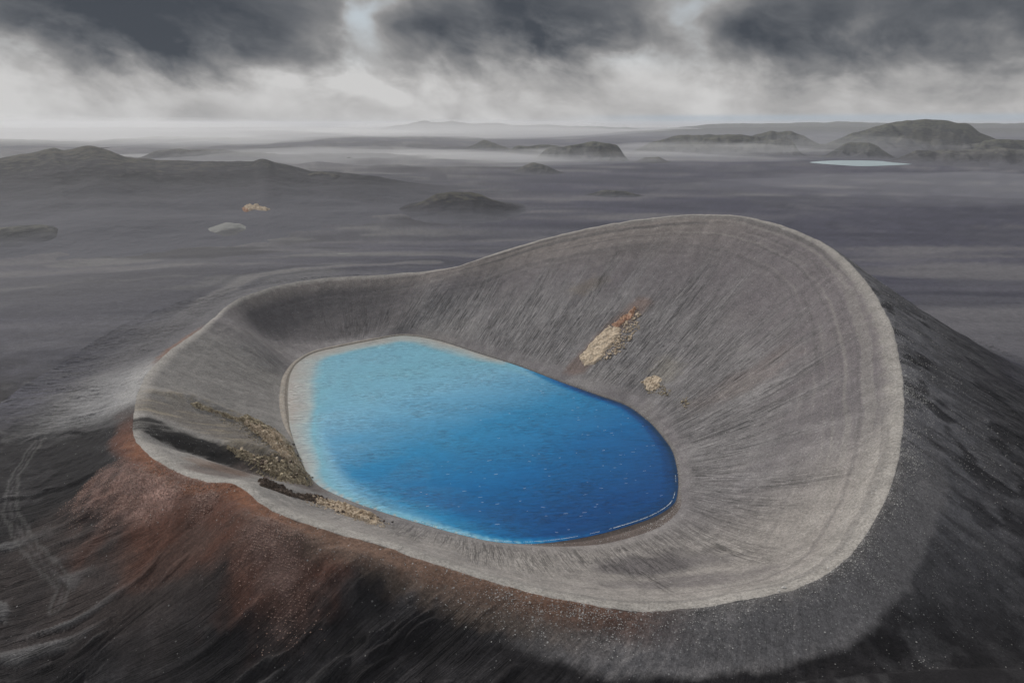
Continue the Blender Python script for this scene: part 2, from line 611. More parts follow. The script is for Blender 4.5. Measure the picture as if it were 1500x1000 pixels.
# ------------------------------------------------------------------ base colours of the ground
GREY = np.array([0.165, 0.150, 0.151])
GREY_L = np.array([0.30, 0.28, 0.255])
WARM = np.array([0.26, 0.225, 0.195])
DARK = np.array([0.017, 0.0155, 0.0168])
DARK2 = np.array([0.042, 0.039, 0.041])
RED = np.array([0.105, 0.047, 0.032])
PINK = np.array([0.33, 0.205, 0.17])
BROWN = np.array([0.105, 0.075, 0.062])
PLAIN = np.array([0.070, 0.068, 0.094])
PALE = np.array([0.30, 0.30, 0.29])
SAND = np.array([0.40, 0.36, 0.31])

A = np.zeros((NR, NS, 3)) + PLAIN * 0.85


def lay(mask, c):
    global A
    mask = np.clip(mask, 0, 1)[..., None]
    A = A * (1 - mask) + np.asarray(c) * mask


def near(px, py, z, rx, ry=None, soft=0.5, wob=0.25):
    """an uneven patch round a world point"""
    c = hit(px, py)[0]
    d = np.hypot((X - c[0]) / rx, (Y - c[1]) / (ry or rx))
    d = d + wob * fbm(X / (rx * 0.5), Y / (rx * 0.5), px * 0.01, 4)
    return smooth(1 + soft, 1 - soft, d)


N1 = fbm(X / 30, Y / 30, 1.1, 5)
N2 = fbm(X / 8, Y / 8, 2.1, 4)
NF = fbm(FX / 14, FY / 14, DM / 36, 4)          # streaks down the fall line
is4 = (ZONE == 4)[:, None]
is3 = outside
# plain: streaks blown across the sand
S1 = fbm(X / 900, Y / 160, 3.3, 5)
S2 = fbm(X / 260 + 4, Y / 420, 5.3, 5)
S3 = fbm(X / 500, Y / 45, 7.3, 5)
lay(smooth(-0.1, 0.6, S2) * 0.6, [0.088, 0.086, 0.096])
lay(smooth(0.1, 0.5, S3) * 0.5, [0.098, 0.094, 0.114])
lay(smooth(-0.1, -0.5, S3) * 0.6, [0.038, 0.038, 0.053])
lay(smooth(0.1, 0.6, S1) * 0.75 * smooth(300, 900, Y), [0.145, 0.138, 0.143])
lay(smooth(-0.1, -0.55, S1) * 0.6, [0.040, 0.040, 0.056])
lay(smooth(200, -500, X) * smooth(400, 800, Y) * 0.5, [0.095, 0.091, 0.094])
lay(smooth(200, -400, X) * smooth(500, 900, Y) * smooth(0.05, 0.5, fbm(X / 200, Y / 90, 12.3, 5)) * 0.55, [0.16, 0.155, 0.15])
lay(smooth(300, -300, X) * smooth(700, 1100, Y) * smooth(0.0, 0.45, fbm(X / 330, Y / 190, 15.3, 5)) * 0.7, [0.035, 0.034, 0.040])
dB = dist_poly(X, Y, G((250, 490), (300, 440), (370, 405), (450, 392), (540, 388), (640, 384)))[0] + 6 * fbm(X / 60, Y / 60, 1.7, 3)  # low berm: its soft shading painted as a dark and a pale strip
lay((zone > 2) * smooth(9, 2, np.abs(dB - 22)) * 0.4, [0.050, 0.048, 0.055])
lay((zone > 2) * smooth(12, 3, np.abs(dB - 3)) * 0.5, [0.18, 0.17, 0.165])
dB2 = dist_poly(X, Y, G((70, 352), (85, 340), (125, 330)))[0] + 8 * fbm(X / 40, Y / 40, 1.7, 3)
lay((zone > 3) * smooth(26, 8, dB2) * 0.6, [0.045, 0.044, 0.050])
# foreground ground is black
fg = smooth(520, 330, Y + 0.15 * X + 40 * N1)

lay(fg * (zone > 3), DARK)
lay(fg * (zone > 3) * smooth(0.1, 0.7, NF + N1 * 0.5) * 0.6, DARK2)
# outer flank
up_out = tt * foot_L[None, :]                   # metres from the rim
A_PLAIN = A.copy()
lay(is3 * 1.0, DARK)
back_side = np.maximum(smooth(430, 560, Y), smooth(-150, -200, X) * smooth(355, 430, Y))
lay(is3 * back_side, [0.115, 0.11, 0.116])
lay(is3 * (1 - back_side) * smooth(0.0, 0.6, NF + 0.4 * N2) * 0.6, DARK2)
right_side = smooth(60, 140, X) * smooth(190, 260, Y)
lay(is3 * right_side * smooth(95, 10, up_out + 22 * NF), [0.15, 0.145, 0.152])
lay(is3 * right_side * smooth(0.0, 0.5, fbm(FX / 4, FY / 4, DM / 50, 4)) * 0.6, [0.035, 0.033, 0.036])
N5 = fbm(X / 16, Y / 16, 6.6, 5)
lay(is3 * smooth(60, 120, X) * smooth(0.0, 0.6, N5) * 0.6, [0.075, 0.072, 0.074])
lay((zone > 2) * smooth(520, 420, Y) * smooth(150, 230, X) * smooth(-0.1, -0.5, N5 + 0.4 * NF) * 0.8, [0.014, 0.013, 0.015])
lay(is3 * smooth(40, 120, up_out + 20 * NF) * smooth(330, 420, Y) * smooth(60, 120, X), [0.062, 0.059, 0.068])
# grey apron under the near rim
near_side = smooth(300, 250, Y) * smooth(-20, 40, X)
edge = smooth(20.5, 16.5, up_out + 3.0 * N1 + 0.7 * N2 + 0.8 * NF)
lay(is3 * near_side * edge, [0.175, 0.165, 0.165])
lay(is3 * near_side * smooth(6, 0, up_out) * 0.5, [0.10, 0.092, 0.085])
# left pale flank
lf = smooth(-190, -235, X) * smooth(335, 375, Y + 8 * N1) * smooth(480, 420, Y)
lay(is3 * lf * smooth(78, 18, up_out + 14 * NF), [0.23, 0.225, 0.225])
lay(is3 * lf * smooth(20, 4, up_out + 8 * NF) * 0.7, [0.32, 0.31, 0.30])
lay(is3 * np.clip(back_side + smooth(90, 150, X) * smooth(300, 380, Y), 0, 1) * smooth(0.35, 0.95, tt + 0.12 * NF), A_PLAIN)
# red scoria: near left flank
red_m = is3 * smooth(70, 20, X) * smooth(362, 322, Y + 5 * N1) * smooth(56, 34, up_out + 10 * NF) * np.clip(near(320, 735, 33, 46, 24, 0.35, 0.5) + smooth(12, 5, up_out + 3 * N1) + near(430, 790, 33, 24, 20, 0.5, 0.5), 0, 1)
lay(is3 * near(290, 755, 25, 80, 40, 0.5, 0.4) * 0.75, [0.060, 0.046, 0.042])
lay(red_m * 0.9, RED)
lay(red_m * smooth(-0.3, 0.5, N1 + NF * 0.6) * 0.65, [0.075, 0.050, 0.042])
pk = near(250, 700, 40, 36, 15, 0.6, 0.5)
lay(is3 * pk * (0.55 + 0.45 * smooth(-0.3, 0.3, N2)), PINK)
pk2 = np.exp(-(dist_poly(X, Y, G((385, 790), (405, 830), (425, 880)))[0] / 9) ** 2)
lay(is3 * pk2 * (0.4 + 0.4 * smooth(-0.3, 0.4, N2 + N1)), [0.25, 0.165, 0.14])
redline = is3 * smooth(9.0, 2.5, up_out + 3 * N2) * smooth(60, 0, X) * smooth(330, 300, Y)
lay(redline * 0.8, [0.19, 0.082, 0.045])
brownband = is3 * smooth(17, 9, up_out + 3 * N2) * smooth(60, -10, X) * smooth(-125, -60, X) * smooth(300, 270, Y) * 0.6
lay(brownband, [0.16, 0.12, 0.095])
# left rim between spur and kink: thin red edge
lay(is3 * smooth(7, 2, up_out + 2 * N2) * smooth(430, 470, Y) * smooth(560, 520, Y) * smooth(-150, -200, X) * 0.8, [0.20, 0.12, 0.09])

# inside wall
din = (1 - tt) * ilen[None, :]
A_in = GREY * np.ones((NR, NS, 3))


def lay_in(mask, c):
    global A_in
    mask = np.clip(mask, 0, 1)[..., None]
    A_in = A_in * (1 - mask) + np.asarray(c) * mask


front = smooth(330, 260, Y)
lay_in(smooth(-0.3, 0.6, NF) * 0.3 * smooth(0.9, 0.3, tt) + smooth(-0.4, 0.6, N1) * 0.2, [0.21, 0.20, 0.195])
lay_in(smooth(0.1, -0.6, NF * 0.4 + N1 * 0.9) * 0.45, [0.12, 0.112, 0.115])
lay_in(smooth(0.2, 0.7, fbm(X / 55, Y / 55, 9.1, 4)) * 0.4, [0.20, 0.185, 0.170])
lay_in(smooth(0.35, 0.6, tt) * far_wall * smooth(300, 400, Y) * 0.6, [0.128, 0.112, 0.118])
lay_in(low_in * far_wall * 0.5, [0.275, 0.262, 0.258])
lay_in(smooth(560, 700, Y) * smooth(0.6, 0.95, tt) * 0.5, WARM)
lay_in(front * 0.75, [0.29, 0.265, 0.24])
lay_in(smooth(-60, -140, X) * smooth(580, 500, Y) * 0.7, [0.25, 0.235, 0.215])
lay_in(near(455, 460, 15, 92, 56, 0.25, 0.15) * smooth(0.93, 0.80, tt) * 0.9, [0.085, 0.077, 0.080])  # back left bowl: its shade put into the gravel colour
lay_in(near(545, 450, 15, 55, 48, 0.3, 0.15) * smooth(0.93, 0.80, tt) * 0.7, [0.11, 0.10, 0.102])  # same bowl shade painted weaker towards its right end
# dark fan at the near right foot of the wall, pale slope foot beside it
lay_in(near(960, 825, 18, 26, 14, 0.5, 0.35) * 0.75, [0.085, 0.076, 0.080])
lay_in(near(1010, 850, 28, 30, 9, 0.5, 0.35) * 0.6, [0.10, 0.088, 0.092])
# pale crest band
cw = 7 + 6 * front + 4 * right_side
lay_in(smooth(1.1, 0.2, (din + 2.5 * N2) / cw) * 0.85, GREY_L * 1.05)
terr = perlin(din / 5.0 + 0.4 * N1, FX / 300, FY / 300) + 0.6 * perlin(din / 2.0 + 0.5 * N1, FX / 200, FY / 200)
lay_in(smooth(0.1, 0.5, terr) * smooth(75, 20, din) * smooth(2, 6, din) * (0.35 + 0.35 * smooth(350, 500, Y)) * smooth(-120, 20, X + 0.2 * (Y - 400)), [0.10, 0.093, 0.092])
lay_in(smooth(-0.15, -0.5, terr) * smooth(75, 20, din) * smooth(2, 6, din) * 0.4 * smooth(-120, 20, X + 0.2 * (Y - 400)), [0.25, 0.235, 0.215])
# left rock spurs and the gully, its shade painted near black
lay_in(g_up * 0.9 * smooth(-0.5, 0.3, N2), [0.20, 0.165, 0.115])
lay_in(g_low * 0.9 * smooth(-0.5, 0.3, N2), [0.19, 0.16, 0.10])
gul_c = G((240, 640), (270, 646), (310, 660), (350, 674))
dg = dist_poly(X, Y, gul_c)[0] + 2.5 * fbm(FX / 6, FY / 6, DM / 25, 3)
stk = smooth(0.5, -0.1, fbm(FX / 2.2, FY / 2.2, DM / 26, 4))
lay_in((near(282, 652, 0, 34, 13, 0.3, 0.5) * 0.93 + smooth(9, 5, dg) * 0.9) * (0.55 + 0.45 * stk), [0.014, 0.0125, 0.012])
lay_in(smooth(14, 6, dist_poly(X, Y, G((300, 690), (370, 692), (450, 712)))[0] + 4 * N1) * 0.7, [0.11, 0.085, 0.075])
lay_in(smooth(14, 4, dist_poly(X, Y, G((340, 690), (300, 678)))[0] + 4 * N2) * 0.35, [0.17, 0.09, 0.05])
spz = smooth(22, 8, dist_poly(X, Y, G((235, 600), (330, 630), (410, 672)))[0] + 4 * N1)
lay_in(spz * 0.6, [0.135, 0.115, 0.095])
lay_in(spz * smooth(0.0, 0.5, fbm(FX / 3, FY / 3, DM / 30, 3)) * 0.6, [0.30, 0.255, 0.19])
lay_in(near(975, 542, 0, 11, 14, 0.6, 0.4) * 0.6, [0.29, 0.265, 0.225])
lay_in(near(870, 555, 0, 22, 12, 0.6, 0.4) * 0.5, [0.25, 0.235, 0.225])
# red brown stain round the tan outcrop on the far wall
st = dist_poly(X, Y, G((938, 446), (900, 480), (845, 538)))[0] + 2.0 * N2
lay_in(smooth(13, 6, st) * 0.6, [0.19, 0.125, 0.10])
lay_in(near(860, 420, 70, 16, 10, 0.6, 0.5) * 0.2, [0.26, 0.20, 0.12])
lay_in(near(1085, 560, 60, 30, 14, 0.6, 0.5) * 0.3, [0.22, 0.165, 0.145])
lay_in(rill * rill_in * 0.25, [0.08, 0.075, 0.078])
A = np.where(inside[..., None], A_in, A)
A = A * np.where(is3 & np.ones_like(X, bool), (1 + 0.0 * tt), 1)[..., None]
lay(is3 * (1 - rill) * rill_out * near_left * smooth(30, 60, up_out) * smooth(0.55, 0.0, n1 * 1.0) * 0.0, DARK2)
lay(is3 * near_left * smooth(34, 62, up_out) * crestl * 0.75 * smooth(-0.6, 0.2, N1 + 0.3), [0.135, 0.13, 0.13])
lay(is4 * near_left * smooth(700, 300, DM) * crestl * 0.5, [0.10, 0.097, 0.098])
# beach and lake floor
isb = (ZONE == 1)[:, None]
A_b = np.ones((NR, NS, 3)) * np.array([0.16, 0.148, 0.142])
lb = smooth(-60, -130, X) * smooth(380, 420, Y)
A_b = A_b * (1 - lb[..., None]) + np.array([0.34, 0.30, 0.255]) * lb[..., None]
fb = smooth(345, 325, Y) * smooth(0, 30, X)
A_b = A_b * (1 - fb[..., None]) + np.array([0.115, 0.092, 0.082]) * fb[..., None]
wet = smooth(0.55, 0.45, tt)[..., None] * np.array([1.0])
A_b = A_b * (1 - 0.45 * wet)
A = np.where(isb[..., None], A_b, A)
A = np.where((ZONE == 0)[:, None, None], np.array([0.3, 0.33, 0.33]), A)
# stream bed lines on the left
dS = dist_poly(X, Y, G((105, 575), (60, 640), (20, 700), (14, 745), (36, 790), (70, 832), (96, 850), (85, 885)))[0] + 1.2 * fbm(X / 12, Y / 12, 8, 3)
lay((zone > 2) * smooth(1.1, 0.4, np.abs(dS - 2.6)) * 0.4, [0.13, 0.125, 0.12])
lay((zone > 2) * smooth(1.0, 0.3, np.abs(dS)) * 0.3, [0.14, 0.13, 0.13])
# fine streaks everywhere on slopes
A = A * (1 + 0.08 * np.clip(NF, -1, 1) * ((zone == 2) | (zone == 3)) + 0.10 * np.clip(N2, -1, 1))[..., None]
A = np.clip(A, 0.008, 0.8)

ZFIN = Z
rill_attr = np.clip(rill_in * 1.2 + rill_out * 0.8 + inside * front * low_in * 0.5, 0, 1)
speck_amt = np.zeros((NR, NS))
speck_amt += is3 * smooth(22, 2, up_out + 6 * N1) * (0.25 + 0.6 * smooth(-60, 40, X)) + is3 * 0.015
speck_amt += inside * (0.07 + 0.25 * smooth(25, 3, din))
speck_amt += inside * right_side * 0.25
speck_amt = np.clip(speck_amt, 0, 1)


# ------------------------------------------------------------------ materials
def mat(name):
    m = bpy.data.materials.new(name)
    m.use_nodes = True
    t = NT(m.node_tree)
    out = t.new('ShaderNodeOutputMaterial')
    p = t.new('ShaderNodeBsdfPrincipled')
    t.l.new(p.outputs[0], out.inputs[0])
    return m, t, p, out


def ground_mat():
    m, t, p, out = mat('volcanic_gravel')
    alb = t.attr('alb').outputs['Color']
    flow = t.attr('flow').outputs['Vector']
    sp = t.attr('speck').outputs['Fac']
    pos = t.new('ShaderNodeNewGeometry').outputs['Position']
    fl = t.vm('MULTIPLY', flow, (1, 1, 0.07))
    st1 = t.noise(fl, 0.55, 5, 0.6, 0.3)
    st2 = t.noise(fl, 1.7, 3, 0.6)
    g1 = t.noise(pos, 0.9, 5, 0.7)
    g2 = t.noise(pos, 0.16, 4, 0.6)
    rm0 = t.attr('rill').outputs['Fac']
    k = t.m('MULTIPLY', t.m('ADD', 1.0, t.m('MULTIPLY', t.m('MULTIPLY', t.m('SUBTRACT', st1, 0.5), 0.7), t.m('ADD', rm0, 0.25))), t.rng(g1, 0.3, 0.7, 0.62, 1.38, 'LINEAR'))
    k = t.m('MULTIPLY', k, t.rng(g2, 0.3, 0.7, 0.86, 1.14, 'LINEAR'))
    k = t.m('MULTIPLY', k, t.m('ADD', 1.0, t.m('MULTIPLY', t.m('MULTIPLY', t.m('SUBTRACT', st2, 0.5), 0.9), t.m('ADD', rm0, 0.15))))
    g3 = t.noise(pos, 2.4, 3, 0.7)
    k = t.m('MULTIPLY', k, t.rng(g3, 0.3, 0.7, 0.72, 1.28, 'LINEAR'))
    c = t.vm('SCALE', alb, s=k)
    rm = t.attr('rill').outputs['Fac']
    rw = t.noise(t.vm('MULTIPLY', flow, (1, 1, 0.16)), 0.25, 3, 0.5, col=True)
    rv = t.vm('ADD', t.vm('MULTIPLY', flow, (1, 1, 0.045)), t.vm('SCALE', rw, s=3.2))
    ra = t.rng(t.m('ABSOLUTE', t.m('SUBTRACT', t.noise(rv, 0.36, 2, 0.5), 0.5)), 0.0, 0.045, 1.0, 0.0)
    rb = t.rng(t.m('ABSOLUTE', t.m('SUBTRACT', t.noise(rv, 0.75, 2, 0.5), 0.5)), 0.0, 0.05, 1.0, 0.0)
    rl = t.m('MULTIPLY', t.m('MAXIMUM', ra, t.m('MULTIPLY', rb, 0.6)), rm)
    c = t.vm('SCALE', c, s=t.m('SUBTRACT', 1.0, t.m('MULTIPLY', rl, 0.62)))
    vor = t.new('ShaderNodeTexVoronoi')
    t.put(vor.inputs['Vector'], pos)
    vor.inputs['Scale'].default_value = 1.0
    vr, vg, vb = t.sep(vor.outputs['Color'])
    on = t.m('MULTIPLY', t.m('LESS_THAN', vor.outputs['Distance'], 0.34), t.m('LESS_THAN', vr, t.m('MULTIPLY', sp, 0.16)))
    vor2 = t.new('ShaderNodeTexVoronoi')
    t.put(vor2.inputs['Vector'], pos)
    vor2.inputs['Scale'].default_value = 1.7
    wr, wg, wb = t.sep(vor2.outputs['Color'])
    on2 = t.m('MULTIPLY', t.m('LESS_THAN', vor2.outputs['Distance'], 0.38), t.m('LESS_THAN', wr, t.m('MULTIPLY', sp, 0.5)))
    stone = t.vm('SCALE', (0.42, 0.41, 0.40), s=t.rng(vg, 0, 1, 0.35, 1.0, 'LINEAR'))
    c = t.mix(t.m('MULTIPLY', on2, 0.4), c, stone)
    c = t.mix(t.m('MULTIPLY', on, 0.75), c, stone)
    t.put(p.inputs['Base Color'], c)
    p.inputs['Roughness'].default_value = 0.93
    p.inputs['Specular IOR Level'].default_value = 0.15
    hgt = t.m('ADD', t.m('ADD', t.m('MULTIPLY', g1, 0.9), t.m('MULTIPLY', g3, 0.3)), t.m('MULTIPLY', t.m('ADD', t.m('MULTIPLY', st1, 0.9), t.m('MULTIPLY', st2, 0.35)), t.m('ADD', rm0, 0.15)))
    hgt = t.m('SUBTRACT', t.m('ADD', hgt, t.m('MULTIPLY', on, 0.3)), t.m('MULTIPLY', rl, 0.8))
    t.put(p.inputs['Normal'], t.bump(hgt, 0.55, 0.8))
    return m


def simple_rock(name, c1, c2, scale=0.6, bump=0.3):
    m, t, p, out = mat(name)
    pos = t.new('ShaderNodeNewGeometry').outputs['Position']
    n = t.noise(pos, scale, 6, 0.65)
    n2 = t.noise(pos, scale * 5, 4, 0.6)
    c = t.mix(t.rng(t.m('ADD', t.m('MULTIPLY', n, 0.7), t.m('MULTIPLY', n2, 0.3)), 0.36, 0.64), c1, c2)
    t.put(p.inputs['Base Color'], c)
    p.inputs['Roughness'].default_value = 0.95
    p.inputs['Specular IOR Level'].default_value = 0.15
    t.put(p.inputs['Normal'], t.bump(t.m('ADD', n, n2), 0.8, bump))
    return m


M_GROUND = ground_mat()
M_TAN = simple_rock('tan_tuff', (0.36, 0.275, 0.19), (0.66, 0.55, 0.42))
M_TANP = simple_rock('pinkish_tuff', (0.34, 0.17, 0.11), (0.48, 0.32, 0.22))
M_OLIVE = simple_rock('mossy_tuff', (0.11, 0.085, 0.058), (0.50, 0.42, 0.29))
M_BROWN = simple_rock('brown_scoria_rock', (0.05, 0.038, 0.032), (0.17, 0.125, 0.095))
M_PALE = simple_rock('pale_stone', (0.40, 0.39, 0.37), (0.60, 0.58, 0.55))
M_PINKST = simple_rock('pink_gravel', (0.26, 0.155, 0.12), (0.50, 0.36, 0.30))
M_GREYST = simple_rock('grey_stone', (0.16, 0.155, 0.15), (0.42, 0.41, 0.39))
M_BLACK = simple_rock('black_lava', (0.018, 0.017, 0.017), (0.07, 0.065, 0.062))


# ------------------------------------------------------------------ mesh building
def tag(o, label=None, cat=None, group=None, kind=None):
    for k, v in (('label', label), ('category', cat), ('group', group), ('kind', kind)):
        if v:
            o[k] = v
    return o


def mesh_np(name, V, F, smooth_=True):
    """V (n,3), F (m,3|4) arrays"""
    me = bpy.data.meshes.new(name)
    V = np.asarray(V, np.float32)
    F = np.asarray(F, np.int32)
    me.vertices.add(len(V))
    me.vertices.foreach_set('co', V.ravel())
    k = F.shape[1]
    me.loops.add(F.size)
    me.loops.foreach_set('vertex_index', F.ravel())
    me.polygons.add(len(F))
    me.polygons.foreach_set('loop_start', np.arange(0, F.size, k, dtype=np.int32))
    me.polygons.foreach_set('loop_total', np.full(len(F), k, dtype=np.int32))
    me.polygons.foreach_set('use_smooth', np.full(len(F), smooth_, dtype=bool))
    me.update(calc_edges=True)
    me.validate()
    return me


def link(name, me, m=None, parent=None):
    o = bpy.data.objects.new(name, me)
    if m is not None:
        me.materials.append(m)
    COL.objects.link(o)
    if parent is not None:
        o.parent = parent
    return o


def vattr(me, name, arr):
    if arr.ndim == 1:
        at = me.attributes.new(name, 'FLOAT', 'POINT')
        at.data.foreach_set('value', arr.astype(np.float32))
    else:
        at = me.attributes.new(name, 'FLOAT_VECTOR', 'POINT')
        at.data.foreach_set('vector', arr.astype(np.float32).ravel())


def full_normals():
    """smooth normals of the whole sheet so that its pieces meet without a seam"""
    V = np.stack([X, Y, ZFIN], -1)
    ds = np.roll(V, -1, 1) - np.roll(V, 1, 1)
    dr = np.gradient(V, axis=0)
    n = np.cross(ds, dr)
    n /= np.linalg.norm(n, axis=-1, keepdims=True) + 1e-12
    n = np.where(n[..., 2:] < 0, -n, n)
    return n


NRM = full_normals()


def sheet(name, r0, r1, label):
    V = np.stack([X[r0:r1], Y[r0:r1], ZFIN[r0:r1]], -1).reshape(-1, 3)
    F = grid_faces(r1 - r0, NS, True)
    # face orientation upwards
    a, b, c = V[F[500, 0]], V[F[500, 1]], V[F[500, 2]]
    if np.cross(b - a, c - a)[2] < 0:
        F = F[:, ::-1]
    me = mesh_np(name, V, F)
    vattr(me, 'alb', A[r0:r1].reshape(-1, 3))
    vattr(me, 'flow', np.stack([FX[r0:r1], FY[r0:r1], DM[r0:r1]], -1).reshape(-1, 3))
    vattr(me, 'speck', speck_amt[r0:r1].reshape(-1))
    vattr(me, 'rill', rill_attr[r0:r1].reshape(-1))
    me.normals_split_custom_set_from_vertices(NRM[r0:r1].reshape(-1, 3))
    o = link(name, me, M_GROUND)
    tag(o, label, None, None, 'structure')
    return o


r_lake = int(np.argmax(ZONE == 1))
r_rimtop = int(np.argmax(ZONE == 3))
r_plain = int(np.argmax(ZONE == 4))
sheet('lake_bed', 0, r_lake + 1, 'pale lake floor under the blue crater water')
sheet('crater_slope', r_lake, r_rimtop, 'grey gravel inner wall of the crater falling to the blue lake')
sheet('crater_flank', r_rimtop - 1, r_plain, 'dark and red scoria outer flank below the crater rim')
sheet('ground', r_plain - 1, NR, 'dark volcanic sand plain stretching to the horizon')

# ------------------------------------------------------------------ water
def water_mat(name, far=False):
    m, t, p, out = mat(name)
    pos = t.new('ShaderNodeNewGeometry').outputs['Position']
    if far:
        p.inputs['Base Color'].default_value = (0.45, 0.56, 0.58, 1)
        p.inputs['Roughness'].default_value = 0.25
        return m
    dep = t.attr('depth').outputs['Fac']
    n = t.noise(t.vm('MULTIPLY', pos, (0.6, 1.2, 1)), 0.012, 4, 0.6, 0.6)
    d = t.m('ADD', dep, t.m('MULTIPLY', t.m('SUBTRACT', n, 0.5), 0.14))
    c = t.ramp(d, [(0.0, (0.36, 0.335, 0.30)), (0.06, (0.34, 0.40, 0.40)), (0.13, (0.17, 0.40, 0.50)), (0.26, (0.16, 0.39, 0.54)),
                   (0.45, (0.02, 0.215, 0.42)), (0.64, (0.0, 0.125, 0.33)), (0.82, (0.0, 0.058, 0.20)), (1.0, (0.0, 0.028, 0.075))])
    w = t.vm('MULTIPLY', pos, (0.33, 1.25, 1))
    rot = t.new('ShaderNodeVectorRotate', rotation_type='Z_AXIS')
    t.put(rot.inputs['Vector'], pos)
    rot.inputs['Angle'].default_value = R(-8)
    w = t.vm('MULTIPLY', rot.outputs[0], (0.30, 1.0, 1))
    gust = t.rng(t.noise(t.vm('MULTIPLY', pos, (1, 2, 1)), 0.02, 3, 0.5), 0.35, 0.65, 0.45, 1.0)
    w1 = t.noise(w, 0.42, 4, 0.6, 0.5)
    w2 = t.noise(w, 1.2, 4, 0.65, 0.4)
    k = t.m('ADD', 1.0, t.m('MULTIPLY', t.m('MULTIPLY', t.m('SUBTRACT', t.m('ADD', t.m('MULTIPLY', w1, 0.5), t.m('MULTIPLY', w2, 0.5)), 0.5), 3.2), gust))
    c = t.vm('SCALE', c, s=k)
    t.put(p.inputs['Base Color'], c)
    p.inputs['Roughness'].default_value = 0.12
    p.inputs['IOR'].default_value = 1.33
    p.inputs['Specular IOR Level'].default_value = 0.4
    hg = t.m('ADD', t.m('MULTIPLY', w1, 1.0), t.m('MULTIPLY', w2, 0.5))
    t.put(p.inputs['Normal'], t.bump(hg, t.m('MULTIPLY', gust, 1.0), 1.2))
    return m


def build_lake():
    tl = 1 - (np.linspace(0, 1, 70) ** 1.5)
    tl[-1] = 0.002
    sub = shore[::4]
    outw = sub + (sub - CEN) / np.linalg.norm(sub - CEN, axis=1)[:, None] * 1.5
    rows = [outw] + [CEN + (sub - CEN) * t for t in tl]
    V = np.array(rows)
    n = V.shape[1]
    XY = V.reshape(-1, 2)
    # distance to the shore
    sd = np.min(np.hypot(XY[:, None, 0] - shore[None, ::10, 0], XY[:, None, 1] - shore[None, ::10, 1]), axis=1)
    x, y = XY[:, 0], XY[:, 1]
    ax = (x * 0.62 - (y - 430) * 0.78)                       # grows towards the front right
    basin = smooth(-170, 210, ax)  # paler back left: shallows plus sky reflection put into the colour
    shelf = 5 + 20 * smooth(-20, -150, ax) + 8 * smooth(-60, -130, x)
    sh = np.clip(sd / shelf, 0, 1) ** 0.7
    dep = sh * (0.17 + 0.77 * basin)
    flat_ = smooth(-40, -120, x) * smooth(22, 9, sd) * smooth(330, 380, y)
    dep = dep * (1 - 0.5 * flat_)
    edge_dark = smooth(9, 0.5, sd) * smooth(-20, 70, x)
    leftlow = smooth(24, 2, sd) * smooth(30, -50, x) * smooth(420, 380, y)
    dep = dep * (1 - 0.45 * leftlow)
    dep = np.clip(dep * (1 - edge_dark) + edge_dark * 0.97, 0, 1)
    V3 = np.column_stack([XY, np.zeros(len(XY))])
    F = grid_faces(len(rows), n, True)
    a, b, c = V3[F[500, 0]], V3[F[500, 1]], V3[F[500, 2]]
    if np.cross(b - a, c - a)[2] < 0:
        F = F[:, ::-1]
    me = mesh_np('water', V3, F)
    vattr(me, 'depth', dep)
    o = link('water', me, water_mat('lake_water'))
    tag(o, 'bright blue crater lake, pale at its left end and deep blue at right', None, None, 'structure')


build_lake()


def build_far_lake():
    pts = [(1186, 238), (1215, 235.5), (1250, 235), (1290, 236), (1336, 240), (1300, 242.5), (1262, 243.5), (1225, 241.5)]
    P = [at_z(px, py, -6.5)[:2] for px, py in pts]
    C = cr_closed(P, 12)
    c = C.mean(0)
    V = np.vstack([np.column_stack([C, np.full(len(C), -6.5)]), [[c[0], c[1], -6.5]]])
    n = len(C)
    F = np.array([[i, (i + 1) % n, n] for i in range(n)])
    me = mesh_np('water', V, F)
    o = link('water', me, water_mat('distant_water', True))
    tag(o, 'thin pale lake far away on the plain below the right mountain', None, None, 'structure')


build_far_lake()
print('rows', NR, 'quads', NR * NS)
#--PART2--
# ------------------------------------------------------------------ distant hills, each its own mesh rising from the plain
def hill_mat(name, c1, c2, c3):
    m, t, p, out = mat(name)
    pos = t.new('ShaderNodeNewGeometry').outputs['Position']
    n = t.noise(pos, 0.006, 7, 0.62)
    n2 = t.noise(t.vm('MULTIPLY', pos, (1, 1, 4)), 0.03, 5, 0.6)
    v = t.m('ADD', t.m('MULTIPLY', n, 0.6), t.m('MULTIPLY', n2, 0.4))
    c = t.mix(t.rng(v, 0.42, 0.6), c1, c2)
    top = t.attr('top').outputs['Fac']
    c = t.mix(t.rng(t.m('ADD', top, t.m('MULTIPLY', t.m('SUBTRACT', n, 0.5), 0.5)), 0.02, 0.6), (0.088, 0.087, 0.100), c)
    c = t.mix(t.m('MULTIPLY', t.rng(t.m('ADD', top, t.m('MULTIPLY', t.m('SUBTRACT', n2, 0.5), 1.4)), 0.62, 1.0), 0.7), c, c3)
    t.put(p.inputs['Base Color'], c)
    p.inputs['Roughness'].default_value = 0.95
    p.inputs['Specular IOR Level'].default_value = 0.1
    t.put(p.inputs['Normal'], t.bump(v, 0.9, 14.0))
    return m


HM_DARK = hill_mat('dark_hill', (0.018, 0.018, 0.022), (0.042, 0.040, 0.047), (0.080, 0.074, 0.055))
HM_FAR = hill_mat('far_hill', (0.035, 0.037, 0.040), (0.085, 0.083, 0.072), (0.10, 0.10, 0.07))
HM_PALE = hill_mat('pale_hill', (0.085, 0.084, 0.088), (0.12, 0.118, 0.115), (0.25, 0.25, 0.235))
HM_GREY = hill_mat('grey_hill', (0.045, 0.045, 0.048), (0.078, 0.076, 0.078), (0.13, 0.125, 0.105))


